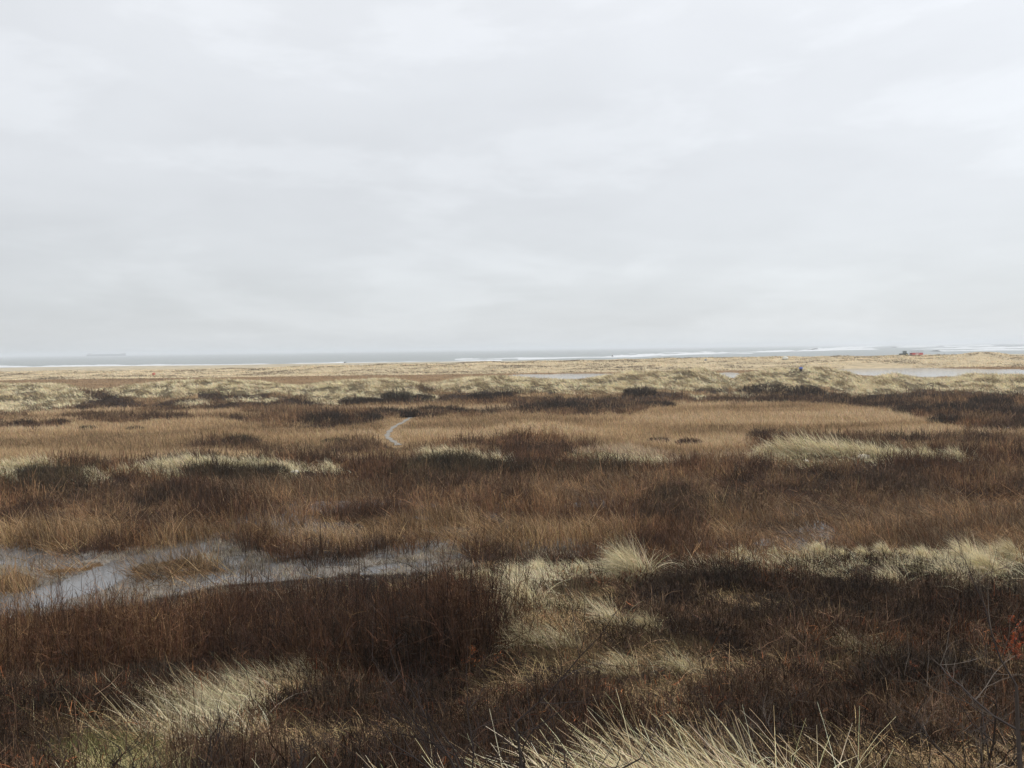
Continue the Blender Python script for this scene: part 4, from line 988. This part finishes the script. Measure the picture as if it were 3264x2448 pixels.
ti = [0, 15, 16, 17, 19, 20, 21]
tm = {v: k for k, v in enumerate(ti)}
skin('trousers', [bv[i] for i in ti], [(tm[a], tm[b]) for a, b in be if a in tm and b in tm], [br[i] + .022 for i in ti], M_TROUS, per)
for s in (1, -1):
    MB().box((s * .13 - .05, -.66, -.16), (s * .13 + .05, -.38, -.05), .015).build('shoe', M_SHOE, per)
hm = MB(); hm.lathe((0, .005, .80), (0, 0, 1), [(-.06, .09), (0, .108), (.05, .105), (.09, .07), (.11, .02)], 14); hm.build('hair', M_HAIR, per, smooth=True).location = (0, .012, 0)
for s in (1, -1):
    MB().lathe((s * .035, -.118, .815), (0, 1, 0), [(-.008, .004), (0, .012), (.008, .004)], 8).build('eye', M_HAIR, per)
MB().box((-.014, -.142, .768), (.014, -.105, .80), .006).build('nose', M_SKIN, per)

# ------------------------------------------------------------------ tractor and wagon on the beach
gp = ray(2902, 1126); tD = 434
tx = tD * (gp[0] / gp[1]); tz = gz(tx, tD)
M_DG = plain('dark_green_paint', (.045, .075, .07), .5, var=.2); M_TYRE = plain('tyre_rubber', (.03, .03, .032), .85); M_GLS = plain('cab_glass', (.12, .15, .15), .12, var=.05, spec=.5); M_GREY = plain('grey_metal', (.28, .29, .30), .5)
M_RED = plain('red_panel', (.50, .075, .065), .55, var=.15, scale=1.0); M_WHT = plain('white_lettering', (.75, .70, .68), .6); M_RIM = plain('wheel_rim', (.5, .42, .18), .5)


def wheel(parent, c, r, w):
    t = MB().lathe(c, (0, 1, 0), [(-w / 2, r * .8), (-w / 2 + .03, r * .97), (0, r), (w / 2 - .03, r * .97), (w / 2, r * .8)], 22).build('wheel', M_TYRE, parent, smooth=False)
    MB().lathe((c[0], c[1] - w / 2 - .01, c[2]), (0, 1, 0), [(-.03, r * .2), (-.02, r * .52), (.03, r * .55)], 16).build('rim', M_RIM, t)


tr = bpy.data.objects.new('tractor', None); COL.objects.link(tr); tr.location = (tx - 3.1, tD, tz)
tag(tr, 'dark green tractor on the beach in front of the breaking surf', 'tractor')
mb = MB(); mb.box((-2.5, -.45, .8), (-.6, .45, 1.65), .1); mb.box((-2.7, -.35, .55), (1.1, .35, .85), .03); mb.box((-.6, -.8, .9), (1.0, .8, 1.35), .06)
for s in (-1, 1):
    mb.box((.05, s * .95 - .3, 1.55), (1.5, s * .95 + .3, 1.68), .05)
mb.build('body', M_DG, tr)
cb = MB()
for (a, b_) in [((-.45, -.72), (-.4, -.72)), ((.95, -.72), (.85, -.7)), ((-.45, .72), (-.4, .72)), ((.95, .72), (.85, .7))]:
    cb.tube([(a[0], a[1], 1.3), (b_[0], b_[1], 2.75)], .06, 6)
cb.box((-.6, -.85, 2.72), (1.1, .85, 2.9), .08)
cab = cb.build('cab', M_DG, tr)
MB().box((-.4, -.70, 1.4), (.86, -.68, 2.7)).build('window', M_GLS, cab); MB().box((-.4, .68, 1.4), (.86, .70, 2.7)).build('window', M_GLS, cab); MB().box((-.44, -.66, 1.66), (-.41, .66, 2.7)).build('windscreen', M_GLS, cab)
MB().tube([(-1.3, .3, 1.6), (-1.3, .3, 2.5), (-1.38, .3, 2.62)], .05, 8).build('exhaust_pipe', M_GREY, tr)
for s in (-1, 1):
    wheel(tr, (-2.0, s * .85, .55), .55, .4); wheel(tr, (.75, s * .98, .85), .85, .55)
    MB().lathe((-2.52, s * .28, 1.35), (1, 0, 0), [(-.05, .05), (-.03, .1), (.03, .1)], 10).build('headlight', M_WHT, tr)
wg = bpy.data.objects.new('beach_wagon', None); COL.objects.link(wg); wg.location = (tx + 2.9, tD, tz)
tag(wg, 'red beach wagon with grey flat roof hitched behind the tractor', 'wagon')
MB().box((-2.9, -1.15, .85), (2.9, 1.15, 1.02), .02).build('deck', M_GREY, wg)
for s in (-1, 1):
    sp_ = MB().box((-2.85, s * 1.16 - .03, .6), (2.85, s * 1.16 + .03, 1.85), .01).build('side_panel', M_RED, wg)
    MB().box((-1.0, s * 1.21 - .012, 1.05), (.9, s * 1.21 + .012, 1.45)).build('lettering', M_WHT, sp_)
rf = MB().box((-3.0, -1.25, 2.72), (3.0, 1.25, 2.86), .05).build('roof', M_GREY, wg)
for k in range(6):
    for s in (-1, 1):
        MB().tube([(-2.75 + k * 1.1, s * 1.12, 1.02), (-2.75 + k * 1.1, s * 1.12, 2.75)], .045, 6).build('post', M_GREY, wg)
for s in (-1, 1):
    wheel(wg, (-1.9, s * 1.0, .48), .48, .3); wheel(wg, (1.9, s * 1.0, .48), .48, .3)
for k in range(5):
    MB().box((-2.3 + k * 1.05, -1.0, 1.02), (-1.95 + k * 1.05, 1.0, 1.55), .04).build('bench', M_TROUS, wg)
MB().tube([(-2.9, 0, .8), (-4.4, 0, .7)], .06, 6).build('drawbar', M_GREY, wg)

# ------------------------------------------------------------------ ship
SD = 5000
sd_ = ray(340, 1134.5)
sx_ = SD * sd_[0] / sd_[1]
ship = bpy.data.objects.new('cargo_ship', None); COL.objects.link(ship); ship.location = (sx_, SD, SEA); ship.rotation_euler = (0, 0, .05)
tag(ship, 'long low cargo ship fading in haze on the sea horizon', 'ship')
M_HULL = plain('dark_hull_paint', (.03, .033, .042), .6, scale=.05); M_SUP = plain('white_ship_paint', (.5, .5, .5), .5, scale=.1); M_DECK = plain('deck_gear_paint', (.12, .12, .13), .6, scale=.1)
HL = 107
st = [(-HL, 0.7, 10.5), (-HL + 12, .95, 9.5), (-HL + 40, 1, 9.2), (HL - 45, 1, 9.2), (HL - 28, .9, 9.6), (HL - 24, .85, 13.5), (HL - 10, .5, 14.2), (HL, .04, 15.2)]
vs, fs = [], []
for x, wf, zt in st:
    wd = 16 * wf
    bow = 5 if x > HL - 30 else 0
    vs += [(x - bow * .6, -wd * .8, -1.5), (x, -wd, 2), (x, -wd, zt), (x, wd, zt), (x, wd, 2), (x - bow * .6, wd * .8, -1.5)]
for i in range(len(st) - 1):
    for k in range(6):
        a = i * 6; fs.append((a + k, a + (k + 1) % 6, a + 6 + (k + 1) % 6, a + 6 + k))
fs += [tuple(range(5, -1, -1)), tuple(len(vs) - 6 + k for k in range(6))]
hull = MB().add(vs, fs).build('hull', M_HULL, ship)
sup = MB(); sup.box((-HL + 10, -13, 9.4), (-HL + 26, 13, 13.5), .4); sup.box((-HL + 12, -12, 13.5), (-HL + 22, 12, 17.5), .3); sup.box((-HL + 13, -15, 17.5), (-HL + 19, 15, 20), .2)
s_ = sup.build('deckhouse', M_SUP, ship)
MB().box((-HL + 18.6, -11, 18.2), (-HL + 19.1, 11, 19.4)).build('bridge_window', M_GLS, s_)
MB().box((-HL + 5, -3, 9.4), (-HL + 9.5, 3, 17), .6).build('funnel', M_HULL, ship)
MB().tube([(-HL + 15, 0, 20), (-HL + 15, 0, 24)], [.9, .5], 6).build('mast', M_SUP, ship)
MB().tube([(HL - 14, 0, 14), (HL - 14, 0, 19)], [.8, .4], 6).build('foremast', M_SUP, ship)
for k in range(9):
    x = -HL + 38 + k * 15.5
    MB().box((x, -11, 9.3), (x + 11.5, 11, 11.2), .4).build('hatch_cover', M_DECK, ship)
MB().tube([(-HL + 70, 0, 9), (-HL + 70, 0, 15.5)], .8, 6).build('deck_crane', M_DECK, ship)
MB().tube([(-HL + 130, 0, 9), (-HL + 130, 0, 15.5)], .8, 6).build('deck_crane', M_DECK, ship)

# ------------------------------------------------------------------ surf: foaming breakers as real ridges of water
M_FOAM = plain('sea_foam', (.62, .64, .65), .9, var=.14, scale=.1)
V, Q = [], []
vn = 0


def breaker(pts, hh, width, gap=.0, seed=0):
    global vn
    P = np.array([sea_at(X, Y, SEA)[:2] for X, Y in pts])
    L = np.concatenate([[0], np.cumsum(np.linalg.norm(np.diff(P, axis=0), axis=1))])
    n = max(30, int(L[-1] / 3.5))
    s = np.linspace(0, L[-1], n)
    px, py = np.interp(s, L, P[:, 0]), np.interp(s, L, P[:, 1])
    py = py + (fbm(s, s * 0 + seed, 60, 3, seed) - .5) * width * 2.2
    amp = np.clip((fbm(s, s * 0 + 7 + seed, 45, 4, seed + 3) - gap) / (1 - gap) * 2.0, 0, 1.4)
    prof = [(-1.0, 0), (-.55, .35), (-.2, 1.0), (.15, .75), (.6, .25), (1.0, 0)]
    rows = []
    for (o_, hz) in prof:
        nn = fbm(s, s * 0 + o_ * 31 + seed, 6, 2, seed + 9)
        rows.append(np.stack([px, py + o_ * width * (amp + .02), SEA - .15 + hz * hh * amp * (.7 + .6 * nn)], -1))
    R = np.stack(rows, 1)                                 # n,6,3
    V.append(R.reshape(-1, 3))
    a, b = np.meshgrid(np.arange(n - 1), np.arange(5), indexing='ij')
    Q.append((np.stack([a * 6 + b, a * 6 + b + 1, (a + 1) * 6 + b + 1, (a + 1) * 6 + b], -1) + vn).reshape(-1, 4))
    vn += n * 6


breaker([(-700, 1178), (0, 1171), (300, 1168), (640, 1165), (900, 1162), (1100, 1157)], 1.5, 11, .05, 1)
breaker([(-700, 1182), (0, 1175), (350, 1171), (700, 1167), (1000, 1162), (1300, 1156), (1600, 1151)], 1.0, 14, .18, 2)
breaker([(100, 1168), (500, 1165), (800, 1161), (1100, 1156)], 1.0, 8, .42, 3)
breaker([(1450, 1147), (1600, 1143), (1800, 1141), (2000, 1136)], 1.2, 12, .12, 4)
breaker([(1650, 1146), (1850, 1141), (2000, 1139), (2200, 1130), (2400, 1127)], 1.2, 16, .1, 5)
breaker([(1950, 1137), (2100, 1132), (2200, 1129), (2320, 1124), (2450, 1122), (2640, 1117), (2780, 1114)], 1.8, 26, .05, 6)
breaker([(2600, 1116), (2750, 1107), (2830, 1101), (2900, 1102), (3000, 1104)], 3.0, 60, .1, 7)
breaker([(2850, 1108), (3000, 1106), (3150, 1102), (3300, 1101), (3800, 1092)], 2.6, 50, .1, 8)
breaker([(2900, 1114), (3050, 1112), (3200, 1110), (3400, 1108), (3800, 1103)], 2.0, 36, .12, 9)
breaker([(3000, 1120), (3150, 1117), (3264, 1116), (3500, 1113), (3900, 1106)], 1.6, 24, .1, 10)
breaker([(2950, 1102), (3100, 1097), (3264, 1096), (3700, 1090)], 3.2, 90, .25, 11)
breaker([(2000, 1128), (2300, 1122), (2500, 1118), (2700, 1113)], 1.3, 22, .38, 12)
o = obj('surf', raw_mesh('surf', np.concatenate(V), np.concatenate(Q), None, M_FOAM, True))
tag(o, 'white breaking surf along the shore beyond the far dunes', 'surf', kind='stuff')

# ------------------------------------------------------------------ haze over land and sea
hz = MB().box((-39000, -3000, -5.0), (39000, 39500, 23.5))
m, nt, out = new_mat('sea_haze')
pv_ = nt.nodes.new('ShaderNodeVolumePrincipled'); pv_.inputs['Color'].default_value = (.93, .96, 1, 1); pv_.inputs['Density'].default_value = 3.1e-4; pv_.inputs['Anisotropy'].default_value = .2
nt.links.new(pv_.outputs['Volume'], out.inputs['Volume'])
o = hz.build('haze', m)
tag(o, 'thin sea haze lying over dunes and water', 'haze', kind='stuff')

# ------------------------------------------------------------------ sky and sun
SUN_EL, SUN_AZ = math.radians(50), math.radians(66)          # azimuth clockwise from +Y
world = bpy.data.worlds.new('World'); scene.world = world; world.use_nodes = True
nt = world.node_tree; nt.nodes.clear()
out = nt.nodes.new('ShaderNodeOutputWorld')
sky = nt.nodes.new('ShaderNodeTexSky'); sky.sky_type = 'NISHITA'; sky.sun_disc = False; sky.sun_elevation = SUN_EL; sky.sun_rotation = SUN_AZ
bg1 = nt.nodes.new('ShaderNodeBackground'); bg1.inputs['Strength'].default_value = .1
nt.links.new(sky.outputs['Color'], bg1.inputs['Color'])
tc = nt.nodes.new('ShaderNodeTexCoord')
sep = nt.nodes.new('ShaderNodeSeparateXYZ'); nt.links.new(tc.outputs['Generated'], sep.inputs['Vector'])


def mth(op, a, b=None, clamp=False):
    n = nt.nodes.new('ShaderNodeMath'); n.operation = op; n.use_clamp = clamp
    for i, v in enumerate((a, b)):
        if v is None: continue
        if isinstance(v, (int, float)): n.inputs[i].default_value = v
        else: nt.links.new(v, n.inputs[i])
    return n.outputs[0]


zc_ = mth('MAXIMUM', sep.outputs['Z'], 0.0)
den = mth('ADD', zc_, .16)
cx_ = mth('DIVIDE', sep.outputs['X'], den); cy_ = mth('DIVIDE', sep.outputs['Y'], den)
cmb = nt.nodes.new('ShaderNodeCombineXYZ'); nt.links.new(cx_, cmb.inputs[0]); nt.links.new(cy_, cmb.inputs[1])


def noise(scale, detail, rough, dist, off):
    mp = nt.nodes.new('ShaderNodeMapping'); mp.inputs['Location'].default_value = off
    nt.links.new(cmb.outputs[0], mp.inputs['Vector'])
    n = nt.nodes.new('ShaderNodeTexNoise'); n.inputs['Scale'].default_value = scale; n.inputs['Detail'].default_value = detail; n.inputs['Roughness'].default_value = rough; n.inputs['Distortion'].default_value = dist
    nt.links.new(mp.outputs[0], n.inputs['Vector'])
    return n.outputs['Fac']


n1 = noise(.8, 6, .5, .4, (3.1, 1.7, 0)); n2 = noise(2.2, 6, .55, .3, (7.3, 2.2, 0))
ramp = nt.nodes.new('ShaderNodeValToRGB')
els = ramp.color_ramp.elements
stops = [(0.0, (.655, .69, .72)), (.06, (.69, .72, .745)), (.16, (.745, .77, .80)), (.30, (.80, .825, .86)), (.42, (.855, .875, .91)), (1.0, (1.25, 1.27, 1.30))]
els[0].position, els[0].color = stops[0][0], (*stops[0][1], 1)
els[1].position, els[1].color = stops[-1][0], (*stops[-1][1], 1)
for p_, c_ in stops[1:-1]:
    e = els.new(p_); e.color = (*c_, 1)
nt.links.new(zc_, ramp.inputs['Fac'])
mpp = nt.nodes.new('ShaderNodeMapping'); mpp.inputs['Scale'].default_value = (1, 1, 3.0); mpp.inputs['Location'].default_value = (4.2, 1.3, .4)
nt.links.new(tc.outputs['Generated'], mpp.inputs['Vector'])
np_ = nt.nodes.new('ShaderNodeTexNoise'); np_.inputs['Scale'].default_value = 4.2; np_.inputs['Detail'].default_value = 7; np_.inputs['Roughness'].default_value = .52; np_.inputs['Distortion'].default_value = .25
nt.links.new(mpp.outputs[0], np_.inputs['Vector'])
puff = nt.nodes.new('ShaderNodeMapRange'); puff.interpolation_type = 'SMOOTHSTEP'; puff.inputs['From Min'].default_value = .47; puff.inputs['From Max'].default_value = .62; puff.inputs['To Min'].default_value = -.026; puff.inputs['To Max'].default_value = .045
nt.links.new(np_.outputs['Fac'], puff.inputs['Value'])
amp = mth('ADD', mth('MULTIPLY', mth('SUBTRACT', n1, .5), .20), mth('MULTIPLY', mth('SUBTRACT', n2, .5), .12))
amp = mth('ADD', amp, puff.outputs['Result'])
amp = mth('ADD', mth('ADD', amp, 1.0), mth('MULTIPLY', sep.outputs['X'], .13))
vm = nt.nodes.new('ShaderNodeVectorMath'); vm.operation = 'SCALE'
nt.links.new(ramp.outputs['Color'], vm.inputs[0]); nt.links.new(amp, vm.inputs['Scale'])
bg2 = nt.nodes.new('ShaderNodeBackground'); bg2.inputs['Strength'].default_value = 1.08
nt.links.new(vm.outputs[0], bg2.inputs['Color'])
mix = nt.nodes.new('ShaderNodeMixShader'); mix.inputs['Fac'].default_value = .93      # cloud cover over the clear sky
nt.links.new(bg1.outputs[0], mix.inputs[1]); nt.links.new(bg2.outputs[0], mix.inputs[2]); nt.links.new(mix.outputs[0], out.inputs['Surface'])

sl = bpy.data.lights.new('sun', 'SUN'); sl.energy = 1.5; sl.angle = math.radians(12); sl.color = (1, .965, .91)
so = bpy.data.objects.new('sun', sl); COL.objects.link(so)
sdir = Vector((math.sin(SUN_AZ) * math.cos(SUN_EL), math.cos(SUN_AZ) * math.cos(SUN_EL), math.sin(SUN_EL)))
so.rotation_euler = sdir.to_track_quat('Z', 'Y').to_euler(); so.location = sdir * 200

# ------------------------------------------------------------------ render settings
vs_ = scene.view_settings
vs_.view_transform = 'Standard'; vs_.look = 'None'; vs_.exposure = 0.0; vs_.gamma = 1; vs_.use_curve_mapping = False
cy = scene.cycles
cy.max_bounces = 6; cy.diffuse_bounces = 3; cy.glossy_bounces = 2; cy.transmission_bounces = 3; cy.volume_bounces = 1; cy.transparent_max_bounces = 8
cy.use_denoising = True
cy.use_adaptive_sampling = False
cy.caustics_reflective = False; cy.caustics_refractive = False
tot = sum(len(o.data.polygons) for o in scene.objects if o.type == 'MESH')
print('FACES', tot)
